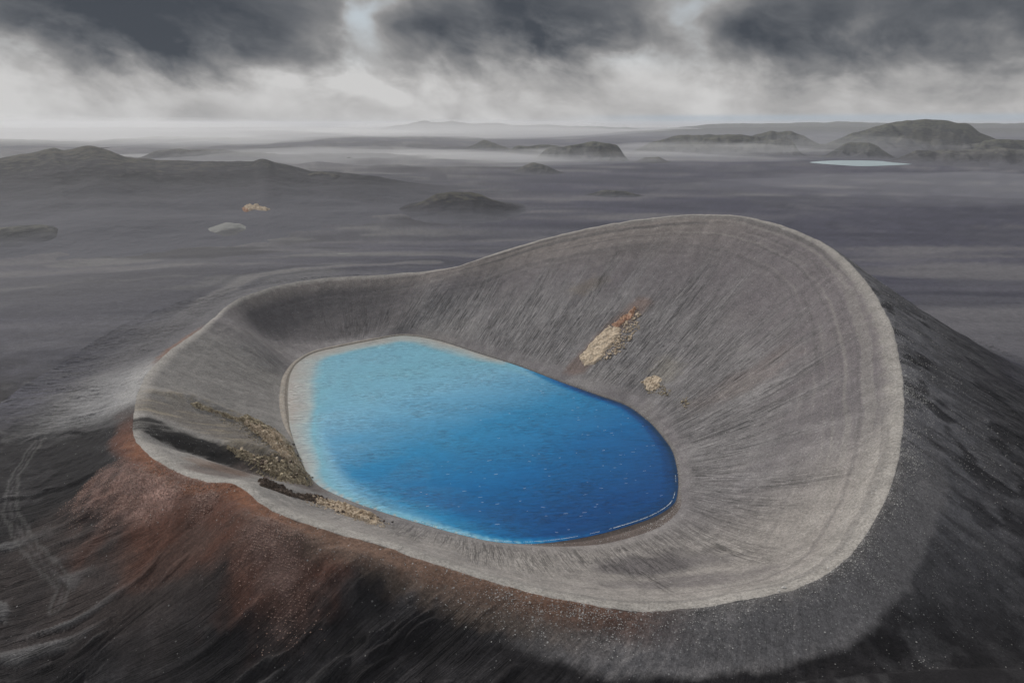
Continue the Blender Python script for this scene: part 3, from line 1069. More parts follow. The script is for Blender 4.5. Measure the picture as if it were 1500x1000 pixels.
def hill(crest, D, wf, wb, m, label, nc=150, nv=60, rough=0.16, seed=0.0, sharp=1.0, Dend=None, hgt=None):
    if D > 4200 and D < 12000:
        rough = max(rough, 0.2) * 1.9
    if hgt:
        ap = min(crest, key=lambda q: q[1])
        d_ = ray(*ap)
        for _ in range(30):
            pz = float(plain_z(*[c_ * D / math.hypot(d_[0], d_[1]) for c_ in d_[:2]]))
            D = 0.5 * D + 0.5 * (H - pz - hgt) / (-d_[2] / math.hypot(d_[0], d_[1]))
        print(label, round(D))
    crest = np.array(crest, float)
    u = np.linspace(0, 1, nc)
    xs = crest[0, 0] + (crest[-1, 0] - crest[0, 0]) * u
    ys = np.interp(xs, crest[:, 0], crest[:, 1])
    for _ in range(max(1, nc // 60)):
        ys[1:-1] = 0.25 * ys[:-2] + 0.5 * ys[1:-1] + 0.25 * ys[2:]
    ys = ys + (0.15 if m is HM_PALE else 1.3 if D > 2500 else 0.8) * fbm(xs / 22, seed, 0.5, 4) * smooth(0, 0.1, u) * smooth(1, 0.9, u)
    Dl = D + ((Dend or D) - D) * u
    P = np.array([at_range(x, y, d) for x, y, d in zip(xs, ys, Dl)])
    v = np.linspace(-1, 1, nv)
    dirs = P[:, :2] / np.linalg.norm(P[:, :2], axis=1)[:, None]
    taper = (0.25 + 0.75 * np.sin(np.pi * np.clip(u, 0, 1)) ** 0.5)
    off = np.where(v[None, :] < 0, v[None, :] * wf, v[None, :] * wb) * taper[:, None]
    off = off + 0.12 * wf * fbm(u[:, None] * 5 + seed, 0.3, seed, 3) * (1 - np.abs(v[None, :]))
    Xh = P[:, 0, None] + dirs[:, 0, None] * off
    Yh = P[:, 1, None] + dirs[:, 1, None] * off
    g = plain_z(Xh, Yh)
    av = np.abs(v)[None, :]
    prof = (1 - av) ** (1.2 + sharp) * 0.7 + 0.3 * (0.5 + 0.5 * np.cos(np.pi * av)) ** 1.5
    gul = fbm(Xh / (wf * 0.22), Yh / (wf * 0.35), seed, 5) - (0.8 * np.abs(perlin(Xh / (wf * 0.16), Yh / (wf * 0.5), seed + 4)) if D > 2500 else 0.0)
    prof = prof * (1 + rough * 4 * gul * av * (1 - av) * 1.6)
    amp = np.maximum(P[:, 2, None] - g, 0.0) * smooth(0, 0.4, u)[:, None] * smooth(1, 0.6, u)[:, None] ** 1.0
    if D > 3000 and crest[-1, 0] - crest[0, 0] > 140:
        amp = np.maximum(P[:, 2, None] - g, 0.0) * smooth(0, 0.15, u)[:, None] * smooth(1, 0.85, u)[:, None]
    Zh = g - 2.0 + (amp + 2.0) * prof - 3.0 * smooth(0.85, 1.0, av)
    V = np.stack([Xh, Yh, Zh], -1).reshape(-1, 3)
    F = grid_faces(nc, nv, False)
    me = mesh_np('hill', V, F)
    vattr(me, 'top', ((1.6 if m is HM_PALE else 1.0) * prof * np.ones_like(Xh) * (amp / (amp.max() + 1e-6)) ** 0.3).reshape(-1))
    if me.polygons[100].normal.z < 0:
        me.flip_normals()
    o = link('hill', me, m)
    tag(o, label, None, None, 'structure')
    return o


left_ridge = hill([(-420, 262), (-200, 245), (0, 231), (45, 224), (66, 220), (80, 215), (92, 221), (108, 218), (125, 212), (150, 216), (180, 228), (230, 234), (330, 237), (368, 236), (386, 228), (402, 234),
      (455, 245), (500, 241), (540, 240), (575, 246), (620, 256), (680, 266), (760, 275)], 2700, 1550, 700, HM_DARK,
     'long dark ridge with two low summits across the left of the plain', 420, 110, 0.10, 1.2, 1.3, 2400)
hill([(180, 236), (222, 222), (260, 217), (330, 220), (400, 224), (470, 236), (520, 246)], 4300, 700, 600, HM_GREY, 'low flat hill fading in mist behind the left ridge', 130, 40, seed=3.1)
hill([(-250, 205), (20, 204), (130, 207), (170, 203), (240, 199), (300, 200), (420, 205), (600, 208), (700, 214), (760, 220)], 7600, 1600, 900, HM_FAR, 'hazy grey plateau on the left skyline', 200, 40, seed=4.2)
hill([(290, 268), (320, 258), (345, 247), (360, 249), (385, 258), (430, 270), (470, 280)], 2330, 500, 300, HM_DARK, 'dark knoll with a pale tip in front of the left ridge', 120, 60, 0.2, seed=5.5, hgt=42)
hill([(400, 262), (440, 250), (470, 251), (510, 258), (560, 268), (590, 276)], 2330, 450, 300, HM_DARK, 'dark knoll with whitish streaks right of the tipped knoll', 120, 60, 0.2, seed=6.5, hgt=40)
hill([(560, 308), (600, 291), (640, 281), (690, 282), (730, 292), (770, 304), (800, 315)], 1880, 420, 350, HM_DARK, 'rounded grey dome on the plain beyond the left crater rim', 160, 80, 0.16, seed=7.5, hgt=44)
hill([(255, 354), (290, 338), (330, 327), (355, 327), (372, 333), (385, 340)], 1400, 170, 160, HM_PALE, 'smooth pale mound on the plain left of the crater', 120, 50, 0.06, seed=8.5, sharp=0.8, hgt=13)
hill([(455, 388), (480, 373), (505, 370), (522, 372), (538, 381), (560, 390)], 1085, 90, 90, HM_PALE, 'small pale mound just behind the left crater rim', 120, 50, 0.1, seed=9.5, sharp=0.8, hgt=19)
hill([(-60, 345), (0, 332), (60, 330), (110, 335), (140, 345)], 1400, 200, 260, HM_GREY, 'low grey swell at the left edge of the plain', 100, 40, 0.1, seed=11.5, hgt=16)
hill([(740, 250), (765, 241), (782, 238), (805, 243), (835, 252)], 2950, 220, 260, HM_GREY, 'small dark cone on the middle plain', 90, 40, seed=12.5, hgt=44)
hill([(850, 283), (880, 277), (915, 280), (960, 289)], 2080, 90, 120, HM_GREY, 'flat low rise on the plain behind the crater', 80, 30, seed=12.9, hgt=18)
hill([(920, 238), (945, 230), (965, 229), (990, 236)], 3900, 220, 260, HM_GREY, 'low bump at the foot of the middle hills', 80, 30, seed=13.5, hgt=30)
hill([(660, 220), (690, 209), (708, 205), (722, 208), (745, 216), (790, 222)], 5600, 600, 500, HM_FAR, 'faint pointed hill in the mist left of centre', 100, 40, seed=14.5)
hill([(735, 214), (752, 210), (763, 213), (800, 212), (822, 214), (850, 210), (880, 208), (900, 213), (925, 224)], 4900, 500, 500, HM_FAR, 'twin grey hills in drifting mist near the centre', 150, 50, 0.2, seed=15.5)
hill([(925, 214), (955, 207), (985, 199), (1040, 196), (1085, 197), (1110, 206), (1140, 214)], 5900, 700, 600, HM_FAR, 'broad olive grey hill left of the right mountain', 150, 50, 0.2, seed=16.5)
hill([(1080, 210), (1105, 197), (1130, 191), (1160, 191), (1180, 199), (1200, 210), (1230, 216)], 6500, 700, 600, HM_FAR, 'rounded hill between the broad hill and the mountain', 120, 50, 0.2, seed=17.5)
hill([(1100, 212), (1130, 207), (1150, 199), (1165, 200), (1185, 212)], 5300, 400, 400, HM_FAR, 'small rounded hill in front of the rounded hill', 90, 40, 0.2, seed=17.9)
hill([(1170, 212), (1205, 201), (1240, 197), (1275, 187), (1300, 179), (1325, 175), (1355, 174), (1385, 174), (1405, 179), (1420, 181), (1436, 194), (1460, 204), (1490, 206), (1530, 203), (1600, 207),
      (1700, 214)], 5800, 1000, 900, HM_FAR, 'big flat topped mountain under low cloud at right', 260, 80, 0.22, seed=18.5)
hill([(1195, 222), (1220, 211), (1245, 207), (1275, 208), (1300, 213), (1325, 219)], 5000, 350, 350, HM_FAR, 'low dark hill at the foot of the big mountain', 110, 40, 0.2, seed=19.5)
hill([(1290, 226), (1340, 219), (1400, 221), (1450, 217), (1520, 219), (1600, 222), (1700, 228)], 4500, 450, 350, HM_GREY, 'broken low ridge below the big mountain at right', 160, 50, 0.25, seed=20.5)
hill([(760, 196), (850, 194), (950, 190), (1080, 186), (1200, 184), (1350, 186), (1500, 187), (1700, 190), (1900, 196)], 15500, 2500, 1500, HM_FAR, 'distant bluish plateau on the right skyline', 160, 30, seed=21.5)


hill([(520, 187), (590, 182), (622, 176), (640, 179), (662, 176), (690, 181), (730, 179), (760, 183), (840, 184), (980, 188)], 15500, 2000, 1500, HM_FAR, 'faint distant peaks on the skyline left of centre', 200, 30, seed=32.5)
hill([(880, 190), (1000, 182), (1100, 180), (1230, 178), (1420, 180), (1500, 179), (1700, 182), (2100, 190)], 18500, 2500, 1500, HM_FAR, 'blue grey tableland on the far right skyline', 200, 30, seed=33.5)
hill([(1150, 216), (1200, 210), (1260, 209), (1330, 212), (1400, 209), (1480, 211), (1560, 209), (1640, 216)], 5600, 700, 500, HM_GREY, 'low foothills along the base of the big mountain', 200, 50, 0.25, seed=34.5)
hill([(905, 220), (950, 214), (1000, 211), (1060, 213), (1120, 210), (1180, 217)], 5200, 500, 400, HM_GREY, 'low foothills in mist below the broad hill', 160, 50, 0.25, seed=35.5)

hill([(1010, 208), (1050, 199), (1085, 195), (1120, 201), (1165, 211)], 5400, 550, 450, HM_FAR, 'rounded olive hill overlapping the broad hill', 120, 50, 0.2, seed=41.5)
hill([(1400, 212), (1440, 205), (1480, 203), (1530, 206), (1600, 203), (1700, 212)], 5200, 600, 450, HM_FAR, 'dark shoulder running right from the big mountain', 140, 50, 0.2, seed=42.5)
hill([(780, 222), (830, 213), (872, 206), (900, 210), (925, 221)], 4300, 380, 350, HM_FAR, 'dark pointed hill standing in mist near the centre', 110, 50, 0.2, seed=43.5)

# ------------------------------------------------------------------ rocks
def rock_mesh(name, seed, sub=2, flat=0.75, cuts=9):
    r = np.random.default_rng(seed)
    bm = bmesh.new()
    bmesh.ops.create_icosphere(bm, subdivisions=sub, radius=0.5)
    planes = []
    for _ in range(cuts):
        n = r.normal(size=3)
        n /= np.linalg.norm(n)
        planes.append((n, r.uniform(0.26, 0.42)))
    for v in bm.verts:
        p = np.array(v.co)
        for n, d in planes:
            k = p @ n
            if k > d:
                p = p - n * (k - d)
        p = p * (1 + 0.10 * float(perlin(p[0] * 3 + seed, p[1] * 3, p[2] * 3)))
        v.co = Vector(p * np.array([1.0, 0.85, flat]))
    me = bpy.data.meshes.new(name)
    bm.to_mesh(me)
    bm.free()
    return me


ROCKS = [rock_mesh('rock', 100 + k, 1, 0.7 + 0.1 * (k % 3)) for k in range(8)]
BIG_ROCKS = [rock_mesh('boulder', 200 + k, 2, 0.75) for k in range(4)]


def put_rock(name, me, m, p, size, parent=None, r=random):
    o = bpy.data.objects.new(name, me)
    if not me.materials:
        me.materials.append(None)
    o.material_slots[0].link = 'OBJECT'
    o.material_slots[0].material = m
    o.scale = (size * r.uniform(0.8, 1.25), size * r.uniform(0.8, 1.25), size * r.uniform(0.7, 1.1))
    o.rotation_euler = (r.uniform(-0.4, 0.4), r.uniform(-0.4, 0.4), r.uniform(0, 6.28))
    o.location = Vector(p) - (parent.location if parent else Vector())
    COL.objects.link(o)
    if parent:
        o.parent = parent
    return o


def blocks(x, y, size, seed):
    """cellular pattern: height of the block under each point and distance to the joint"""
    gx, gy = x / size, y / size
    ix, iy = np.floor(gx), np.floor(gy)
    d1 = np.full(np.shape(x), 9.0)
    d2 = np.full(np.shape(x), 9.0)
    val = np.zeros(np.shape(x))
    for dx in (-1, 0, 1):
        for dy in (-1, 0, 1):
            cx, cy = ix + dx, iy + dy
            r1 = np.modf(np.abs(np.sin(cx * 127.1 + cy * 311.7 + seed) * 43758.5))[0]
            r2 = np.modf(np.abs(np.sin(cx * 269.5 + cy * 183.3 + seed) * 43758.5))[0]
            r3 = np.modf(np.abs(np.sin(cx * 419.2 + cy * 71.9 + seed) * 43758.5))[0]
            d = np.hypot(gx - cx - r1, gy - cy - r2)
            nearer = d < d1
            d2 = np.where(nearer, d1, np.minimum(d2, d))
            val = np.where(nearer, r3, val)
            d1 = np.where(nearer, d, d1)
    return val, d2 - d1


def in_poly(px, py, poly):
    poly = np.asarray(poly, float)
    n = len(poly)
    ins = np.zeros(np.shape(px), bool)
    sd = np.full(np.shape(px), 1e9)
    for i in range(n):
        a, b = poly[i], poly[(i + 1) % n]
        c = ((a[1] > py) != (b[1] > py)) & (px < (b[0] - a[0]) * (py - a[1]) / (b[1] - a[1] + 1e-12) + a[0])
        ins ^= c
        ab = b - a
        t = np.clip(((px - a[0]) * ab[0] + (py - a[1]) * ab[1]) / (ab @ ab + 1e-9), 0, 1)
        sd = np.minimum(sd, np.hypot(px - a[0] - t * ab[0], py - a[1] - t * ab[1]))
    return np.where(ins, sd, -sd)


def to_ground(pts):
    return np.array([list(hit(*p)[0])[:2] for p in pts])


def crag(name, outline, height, m, parent, step=0.8, edge=2.5, freq=3.5, ridged=0.6, seed=0.0):
    """a craggy body of rock standing out of the slope inside an outline measured in the photograph, built in metres"""
    poly = to_ground(outline)
    lo, hi = poly.min(0) - 2, poly.max(0) + 2
    gx = np.arange(lo[0], hi[0], step)
    gy = np.arange(lo[1], hi[1], step)
    GX, GY = np.meshgrid(gx, gy, indexing='ij')
    wob = 1.2 * fbm(GX / 5, GY / 5, seed, 3)
    sd = in_poly(GX, GY, poly) + wob
    n = fbm(GX / freq, GY / freq, seed + 3, 5)
    rid = 1 - np.abs(perlin(GX / freq * 1.3, GY / freq * 1.3, seed + 7)) * 2
    h = height * smooth(0, edge, sd) * (0.55 + 0.55 * n + ridged * 0.55 * rid) - 0.42 * height * ridged
    if ridged > 0.5:
        bv, bj = blocks(GX + 0.6 * n, GY + 0.6 * rid, freq * 0.7, seed)
        bv2, bj2 = blocks(GX + 1.5 * n, GY + 1.5 * rid, freq * 2.4, seed + 5)
        bv, bj = 0.35 * bv + 0.75 * bv2, np.minimum(bj * 1.5 + 0.08, bj2 * 1.6)
        h = height * smooth(0, edge, sd) * (0.25 * n + 0.15 + 1.1 * bv) * smooth(0.0, 0.22, bj) - 0.15 * height
    keep = sd > -1.2
    GZ = np.zeros_like(GX)
    for i, j in zip(*np.where(keep)):
        GZ[i, j] = ground_at(GX[i, j], GY[i, j])
    jit = 0.25 * step
    GXj = GX + jit * rng.normal(size=GX.shape)
    GYj = GY + jit * rng.normal(size=GX.shape)
    GZ = GZ + h - 0.35 * (sd < 0.1)
    idm = -np.ones(GX.shape, int)
    idm[keep] = np.arange(keep.sum())
    q = np.stack([idm[:-1, :-1], idm[1:, :-1], idm[1:, 1:], idm[:-1, 1:]], -1).reshape(-1, 4)
    q = q[(q >= 0).all(1)]
    c0 = np.array(parent.location) if parent is not None else np.zeros(3)
    V = np.stack([GXj[keep], GYj[keep], GZ[keep]], -1) - c0
    me = mesh_np(name, V, q, False)
    return link(name, me, m, parent)


def scatter(outline, n, size, seed=1):
    """points inside an outline, on the ground"""
    r = np.random.default_rng(seed)
    poly = to_ground(outline)
    lo, hi = poly.min(0), poly.max(0)
    out = []
    while len(out) < n:
        x, y = r.uniform(lo[0], hi[0]), r.uniform(lo[1], hi[1])
        if in_poly(np.array(x), np.array(y), poly) > 0:
            out.append((x, y, ground_at(x, y), size * r.uniform(0.5, 1.4) * (1.6 if r.random() < 0.1 else 1)))
    return out


def rubble(name, pts, m, parent=None, seed=1, label=None, flat=0.8, tall=0.0):
    """many small stones as one mesh: each an irregular octahedron"""
    r = np.random.default_rng(seed)
    pts = np.asarray(pts, float)
    n = len(pts)
    base = np.array([[1, 0, 0], [0, 1, 0], [-1, 0, 0], [0, -1, 0], [0, 0, 1], [0, 0, -1]], float)
    ang = r.uniform(0, 6.28, n)
    ca, sa = np.cos(ang), np.sin(ang)
    V = base[None] * r.uniform(0.65, 1.3, (n, 6, 1)) * (pts[:, 3] * 0.5)[:, None, None]
    V[..., 2] *= flat
    x = V[..., 0] * ca[:, None] - V[..., 1] * sa[:, None]
    y = V[..., 0] * sa[:, None] + V[..., 1] * ca[:, None]
    V = np.stack([x, y, V[..., 2]], -1) + pts[:, None, :3]
    V[..., 2] += (pts[:, 3] * 0.12)[:, None]
    if parent is not None:
        V = V - np.array(parent.location)
    f = np.array([[0, 1, 4], [1, 2, 4], [2, 3, 4], [3, 0, 4], [1, 0, 5], [2, 1, 5], [3, 2, 5], [0, 3, 5]])
    F = (f[None] + (np.arange(n) * 6)[:, None, None]).reshape(-1, 3)
    me = mesh_np(name, V.reshape(-1, 3), F, False)
    o = link(name, me, m, parent)
    o['kind'] = 'stuff'
    if label:
        o['label'] = label
    return o


def outcrop(px, py, label, group=None, name='rock_outcrop'):
    p = hit(px, py)[0]
    e = bpy.data.objects.new(name, None)
    e.location = p
    COL.objects.link(e)
    tag(e, label, 'rock outcrop', group)
    bpy.context.view_layer.update()
    return e


# tan outcrop high on the far wall
oc = outcrop(880, 508, 'big tan and pink rock outcrop on the far crater wall above the lake')
crag('slab', [(848, 522), (863, 505), (879, 488), (894, 477), (910, 480), (909, 491), (899, 503), (889, 514), (881, 526), (870, 534), (856, 536)], 2.6, M_TAN, oc, 0.7, 2.0, 7.0, 0.25, 1.0)
crag('pink_crest', [(895, 476), (912, 462), (930, 450), (934, 452), (926, 466), (912, 476), (904, 482)], 2.2, M_TANP, oc, 0.7, 2.0, 3.0, 0.7, 2.0)
for x, y, z, s_ in scatter([(884, 524), (894, 508), (908, 490), (914, 476), (932, 456), (938, 462), (934, 482), (922, 502), (908, 518), (888, 528)], 120, 2.3, 3):
    put_rock('rock', random.choice(ROCKS), M_TAN, (x, y, z + s_ * 0.15), s_, oc)
rubble('rubble', scatter([(850, 532), (862, 506), (893, 474), (934, 448), (940, 458), (936, 482), (916, 508), (888, 528), (862, 538)], 420, 1.2, 4), M_TAN, oc, 5)
# pale outcrop lower down
oc = outcrop(957, 566, 'small pale olive rock outcrop low on the far wall right of the tan one')
crag('slab', [(938, 560), (948, 551), (962, 547), (970, 553), (968, 566), (960, 574), (948, 572)], 1.8, M_TAN, oc, 0.7, 2.5, 3.0, 0.6, 4.0)
for x, y, z, s_ in scatter([(940, 564), (950, 560), (966, 566), (982, 574), (980, 580), (964, 578), (948, 575)], 34, 1.9, 6):
    put_rock('rock', random.choice(ROCKS), M_OLIVE, (x, y, z + s_ * 0.15), s_, oc)
rubble('rubble', scatter([(938, 560), (960, 552), (984, 572), (980, 582), (950, 577)], 150, 0.9, 7), M_OLIVE, oc, 8)
oc = outcrop(1002, 590, 'tiny cluster of olive rocks at the foot of the far wall')
for x, y, z, s_ in scatter([(994, 584), (1006, 582), (1010, 592), (1004, 600), (996, 592)], 22, 1.5, 9):
    put_rock('rock', random.choice(ROCKS), M_OLIVE, (x, y, z + s_ * 0.15), s_, oc)

# rocky spurs on the left wall
oc = outcrop(400, 650, 'tan rock spur running down the left crater wall to the water')
crag('crest', [(270, 588), (290, 590), (318, 601), (350, 611), (378, 615), (402, 628), (424, 648), (436, 668), (450, 692), (440, 692), (424, 670), (404, 650), (380, 630), (350, 619), (318, 607), (285, 597)],
     2.8, M_OLIVE, oc, 0.7, 2.5, 3.0, 0.9, 5.0)
crag('tan_face', [(350, 613), (376, 619), (400, 631), (422, 650), (436, 670), (450, 694), (444, 698), (426, 686), (410, 672), (398, 656), (380, 640), (362, 628)], 3.4, M_TAN, oc, 0.5, 2.0, 2.2, 0.9, 6.0)
for x, y, z, s_ in scatter([(360, 616), (400, 636), (430, 662), (444, 692), (430, 690), (396, 654), (364, 630)], 60, 1.7, 10):
    put_rock('rock', random.choice(ROCKS), random.choice([M_TAN, M_OLIVE]), (x, y, z + 1.8), s_, oc)
rubble('rubble', scatter([(300, 598), (360, 612), (410, 634), (440, 668), (452, 700), (430, 692), (390, 654), (340, 628)], 380, 1.0, 11), M_OLIVE, oc, 12)
oc = outcrop(405, 688, 'blocky olive rock ledge below the tan spur beside the dark hollow')
crag('ledge', [(310, 646), (334, 653), (356, 660), (384, 667), (416, 674), (444, 688), (456, 704), (452, 712), (424, 706), (394, 695), (362, 676), (330, 657)], 3.2, M_OLIVE, oc, 0.7, 2.0, 2.4, 1.0, 7.0)
for x, y, z, s_ in scatter([(352, 658), (390, 668), (430, 680), (456, 702), (430, 704), (390, 692), (356, 674)], 110, 2.0, 13):
    put_rock('rock', random.choice(ROCKS), random.choice([M_OLIVE, M_OLIVE, M_TAN, M_BROWN]), (x, y, z + 1.6), s_, oc)
rubble('rubble', scatter([(330, 652), (390, 666), (452, 692), (462, 712), (420, 708), (370, 690)], 420, 1.1, 14), M_OLIVE, oc, 15)
oc = outcrop(470, 735, 'long thin rock dike above the lake shore at lower left')
crag('dike', [(377, 705), (392, 707), (420, 716), (448, 724), (470, 728), (478, 733), (464, 736), (440, 731), (408, 721), (380, 711)], 2.4, M_BROWN, oc, 0.5, 1.0, 2.4, 0.6, 8.0)
crag('tan_end', [(460, 728), (488, 734), (515, 742), (545, 755), (562, 765), (552, 769), (520, 760), (488, 746), (464, 738)], 2.0, M_TAN, oc, 0.5, 1.4, 2.2, 0.9, 9.0)
for x, y, z, s_ in scatter([(452, 727), (488, 733), (530, 748), (564, 765), (552, 770), (510, 757), (462, 739)], 75, 1.6, 16):
    put_rock('rock', random.choice(ROCKS), random.choice([M_TAN, M_TAN, M_BROWN]), (x, y, z + 0.9), s_, oc)
rubble('rubble', scatter([(440, 724), (500, 732), (572, 768), (556, 774), (480, 748), (440, 734)], 260, 0.9, 17), M_TAN, oc, 18)
# dark rocks standing at the water's edge
for k, (px, py, s_, lab) in enumerate([(430, 652, 2.6, 'black rock at the water below the tan spur, upper one'), (436, 668, 2.0, 'small dark rock at the water below the tan spur'),
                                       (448, 703, 3.6, 'black boulder at the water where the olive ledge ends'), (458, 700, 2.0, 'small black rock in the water off the olive ledge'),
                                       (575, 765, 1.5, 'dark rock on the shore past the end of the dike')]):
    p = hit(px, py)[0]
    o = put_rock('boulder', random.choice(BIG_ROCKS), M_BLACK, p + Vector((0, 0, s_ * 0.2)), s_)
    tag(o, lab, 'boulder', 'dark boulders at the water')
# pale boulders on the near rim
for px, py, s_, lab in [(1148, 861, 1.5, 'largest white boulder on the near right crater rim'), (1141, 866, 1.0, 'white boulder just left below the largest one on the rim'),
                        (1142, 879, 1.1, 'white boulder a little down the near right flank'), (1208, 926, 0.9, 'lone pale boulder at the lower edge of the grey apron'),
                        (1213, 832, 0.8, 'small white boulder under the rim right of the largest'), (1262, 808, 0.8, 'small white boulder below the right bend of the rim')]:
    p = hit(px, py)[0]
    o = put_rock('boulder', random.choice(BIG_ROCKS), M_PALE, p + Vector((0, 0, s_ * 0.2)), s_)
    tag(o, lab, 'boulder', 'white boulders on the near rim')
# tan outcrop out on the lower slope of the left ridge
_ground_bvh = _bvh
_me = left_ridge.data
_bvh = BVHTree.FromPolygons([tuple(v.co) for v in _me.vertices], [tuple(p.vertices) for p in _me.polygons])
oc = outcrop(374, 305, 'small orange tan outcrop far off on the slope below the left ridge')
crag('slab', [(354, 304), (362, 300), (380, 301), (398, 307), (390, 310), (372, 307), (362, 310)], 7.0, M_TAN, oc, 2.0, 6.0, 12.0, 0.5, 11.0)
crag('orange_end', [(353, 305), (362, 302), (370, 306), (362, 311), (356, 310)], 6.0, M_TANP, oc, 2.0, 6.0, 10.0, 0.5, 12.0)
_bvh = _ground_bvh

# loose stones
def stones(n, seed, wfun, smin, smax, m, label, name='scree'):
    r = np.random.default_rng(seed)
    Wt = wfun()
    cell = np.abs(np.gradient(X, axis=1)) + np.abs(np.gradient(Y, axis=1))
    cell = cell * np.hypot(np.gradient(X, axis=0), np.gradient(Y, axis=0))
    w = (Wt * cell).ravel()
    w = np.clip(w, 0, None)
    ii = r.choice(w.size, n, p=w / w.sum())
    fx = r.uniform(-0.5, 0.5, n)
    x = X.ravel()[ii] + r.normal(0, 0.35, n)
    y = Y.ravel()[ii] + r.normal(0, 0.35, n)
    z = ZFIN.ravel()[ii]
    s_ = smin + (smax - smin) * r.random(n) ** 3.5
    o = rubble(name, np.column_stack([x, y, z, s_]), m, None, seed)
    o['label'] = label
    return o


clump = smooth(0.0, 0.9, N1 + N2 * 0.5)
stones(9000, 21, lambda: is3 * smooth(18, 1, up_out) * smooth(-60, 60, X) * smooth(420, 300, Y) * (0.15 + clump), 0.15, 0.6, M_PALE, 'scattered pale stones on the near flank under the rim')
stones(7000, 22, lambda: inside * (0.25 + clump) * (0.4 + far_wall), 0.2, 0.6, M_GREYST, 'grey stones strewn over the inner crater wall')
stones(9000, 23, lambda: is3 * smooth(70, 2, up_out) * smooth(100, 160, X) * (0.1 + clump), 0.2, 0.7, M_GREYST, 'grey stones on the right outer flank')
stones(15000, 24, lambda: is3 * (pk * 1.0 * (0.2 + clump) + 0.6 * pk2 * (0.2 + clump)), 0.25, 0.75, M_PINKST, 'pinkish stones on the red near flank')
stones(2500, 25, lambda: (ZONE == 1)[:, None] * smooth(0.35, 0.6, tt) * (0.1 + clump), 0.2, 0.6, M_PALE, 'stones along the lake beach')

# ------------------------------------------------------------------ foam on the water
def foam():
    m, t, p, out = mat('foam')
    p.inputs['Base Color'].default_value = (0.75, 0.77, 0.78, 1)
    p.inputs['Roughness'].default_value = 0.7
    V, F = [], []
    r = np.random.default_rng(5)

    def blob(x, y, ang, L, w):
        n = 7
        b = len(V)
        for k in range(n):
            u = k / (n - 1)
            off = r.normal(0, 0.16) * w
            cx = x + math.cos(ang) * (u - 0.5) * L - math.sin(ang) * off
            cy = y + math.sin(ang) * (u - 0.5) * L + math.cos(ang) * off
            hw = w * (0.15 + math.sin(math.pi * u)) * r.uniform(0.4, 1.0) * 0.5
            V.append((cx + math.sin(ang) * hw, cy - math.cos(ang) * hw, 0.01))
            V.append((cx, cy, 0.07 + 0.05 * r.random()))
            V.append((cx - math.sin(ang) * hw, cy + math.cos(ang) * hw, 0.01))
        for k in range(n - 1):
            a = b + 3 * k
            F.append((a, a + 3, a + 4, a + 1))
            F.append((a + 1, a + 4, a + 5, a + 2))

    line = cr_closed([at_z(px, py, 0)[:2] for px, py in [c[0] for c in CORR]], 60)
    nxt = np.roll(line, -1, 0)
    for a, b in zip(line, nxt):
        mid = (a + b) / 2
        inw = CEN - mid
        inw /= np.linalg.norm(inw)
        L = np.linalg.norm(b - a)
        wgt = float(smooth(-90, -20, mid[0]) * smooth(370, 330, mid[1]))
        if r.random() > wgt * 0.85:
            continue
        heavy = float(smooth(0, 40, mid[0]))
        cl = float(fbm(mid[0] / 9, mid[1] / 9, 3, 2))
        if cl < -0.25 + 0.0 * heavy:
            continue
        ang = math.atan2(b[1] - a[1], b[0] - a[0])
        q = mid + inw * r.uniform(0.45, 0.6)
        blob(q[0], q[1], ang, L * 1.15, 0.22 + 0.25 * heavy * (0.5 + cl))
        if False:
            q = mid + inw * r.uniform(2.0, 5.0)
            blob(q[0], q[1], ang + r.normal(0, 0.1), 2.5, 0.3)
    # small breaking crests out on the lake
    n = 0
    while n < 95:
        x, y = r.uniform(-60, 95), r.uniform(300, 560)
        sd = np.min(np.hypot(shore[::10, 0] - x, shore[::10, 1] - y))
        ins = in_poly(np.array(x), np.array(y), shore[::20])
        if ins < 5 or r.random() > float(smooth(-70, 60, x * 0.6 - (y - 430) * 0.5)):
            continue
        blob(x, y, R(12) + r.normal(0, 0.2), r.uniform(0.4, 2.6) ** 1.0, r.uniform(0.06, 0.22))
        n += 1
    me = mesh_np('foam', V, F)
    o = link('foam', me, m)
    tag(o, 'thin white foam along the near shore and small whitecaps', None, None, 'stuff')


foam()


# ------------------------------------------------------------------ air
def volume_mat(name, color, dens, aniso=0.25):
    m = bpy.data.materials.new(name)
    m.use_nodes = True
    t = NT(m.node_tree)
    out = t.new('ShaderNodeOutputMaterial')
    v = t.new('ShaderNodeVolumePrincipled')
    v.inputs['Color'].default_value = tuple(color) + (1,)
    v.inputs['Density'].default_value = dens
    v.inputs['Anisotropy'].default_value = aniso
    t.l.new(v.outputs[0], out.inputs['Volume'])
    return m


def box(name, lo, hi, m):
    bm = bmesh.new()
    bmesh.ops.create_cube(bm, size=1)
    for v in bm.verts:
        v.co = Vector([(lo[i] + hi[i]) / 2 + v.co[i] * (hi[i] - lo[i]) for i in range(3)])
    me = bpy.data.meshes.new(name)
    bm.to_mesh(me)
    bm.free()
    return link(name, me, m)


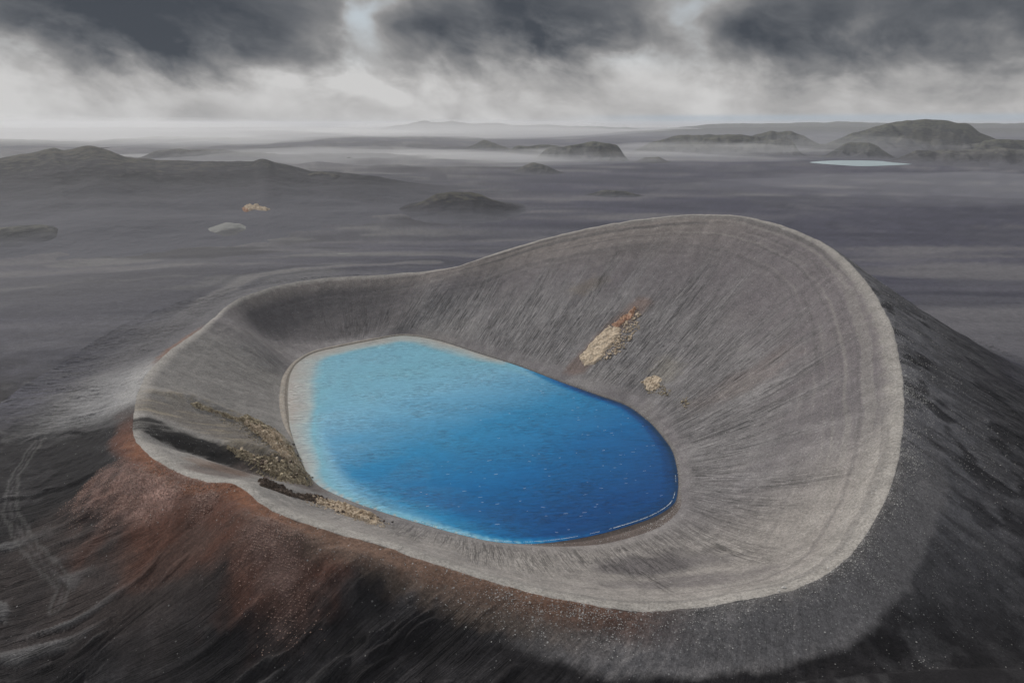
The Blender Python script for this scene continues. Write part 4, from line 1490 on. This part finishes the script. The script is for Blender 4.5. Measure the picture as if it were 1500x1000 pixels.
top = 6 + max(o.data.vertices[k].co.z for o in COL.objects if o.type == 'MESH' and o.name.startswith('hill') for k in range(len(o.data.vertices))) if True else max(o.dimensions.z + o.location.z for o in COL.objects if o.type == 'MESH' and o.name.startswith('hill'))
ext = float(np.abs(X).max() + 500), float(np.abs(Y).max() + 500)
print('extent', ext, 'zmin', ZFIN.min(), 'zmax', ZFIN.max())
hz = box('haze', (-ext[0], -ext[1], ZFIN.min() - 12), (ext[0], ext[1], top), volume_mat('haze_air', (0.95, 0.965, 1.0), HAZE_DENSITY))
tag(hz, 'thin grey haze over the whole plain', None, None, 'stuff')


def mist(px, py, D, rx, ry, rz, dens, label):
    """a lens of low mist lying over the plain"""
    c = at_range(px, py, D)
    bm = bmesh.new()
    bmesh.ops.create_icosphere(bm, subdivisions=4, radius=1)
    for v in bm.verts:
        n = 1 + 0.35 * float(fbm(v.co.x * 1.6 + px, v.co.y * 1.6, v.co.z + D, 3))
        q = v.co.x ** 2 + v.co.y ** 2
        v.co = Vector((v.co.x * rx * n, v.co.y * ry * n, (v.co.z * (1 - q) + 0.02 * (1 if v.co.z > 0 else -1)) * rz * (1.3 + 0.6 * float(perlin(v.co.x * 3, v.co.y * 3, px * 0.1)))))
    me = bpy.data.meshes.new('mist')
    bm.to_mesh(me)
    bm.free()
    for p_ in me.polygons:
        p_.use_smooth = True
    o = link('mist', me, volume_mat('mist_air', (0.95, 0.95, 0.95), dens))
    o.location = c
    tag(o, label, None, None, 'stuff')


mist(40, 196, 7500, 3400, 1500, 120, 5e-4, 'bright mist bank along the left skyline')
mist(700, 190, 9500, 3000, 1400, 110, 5e-4, 'bright mist bank on the middle skyline')
mist(480, 234, 3900, 1500, 800, 50, 6e-4, 'mist behind the left ridge')
mist(800, 230, 4200, 1400, 600, 38, 5e-4, 'mist at the foot of the twin hills')
mist(1000, 219, 4700, 1000, 500, 42, 5e-4, 'mist in front of the broad hill')
mist(1230, 213, 5100, 900, 400, 60, 3e-4, 'mist on the lower slope of the big mountain')
mist(1430, 272, 2400, 900, 500, 24, 3.5e-4, 'thin mist over the right plain')
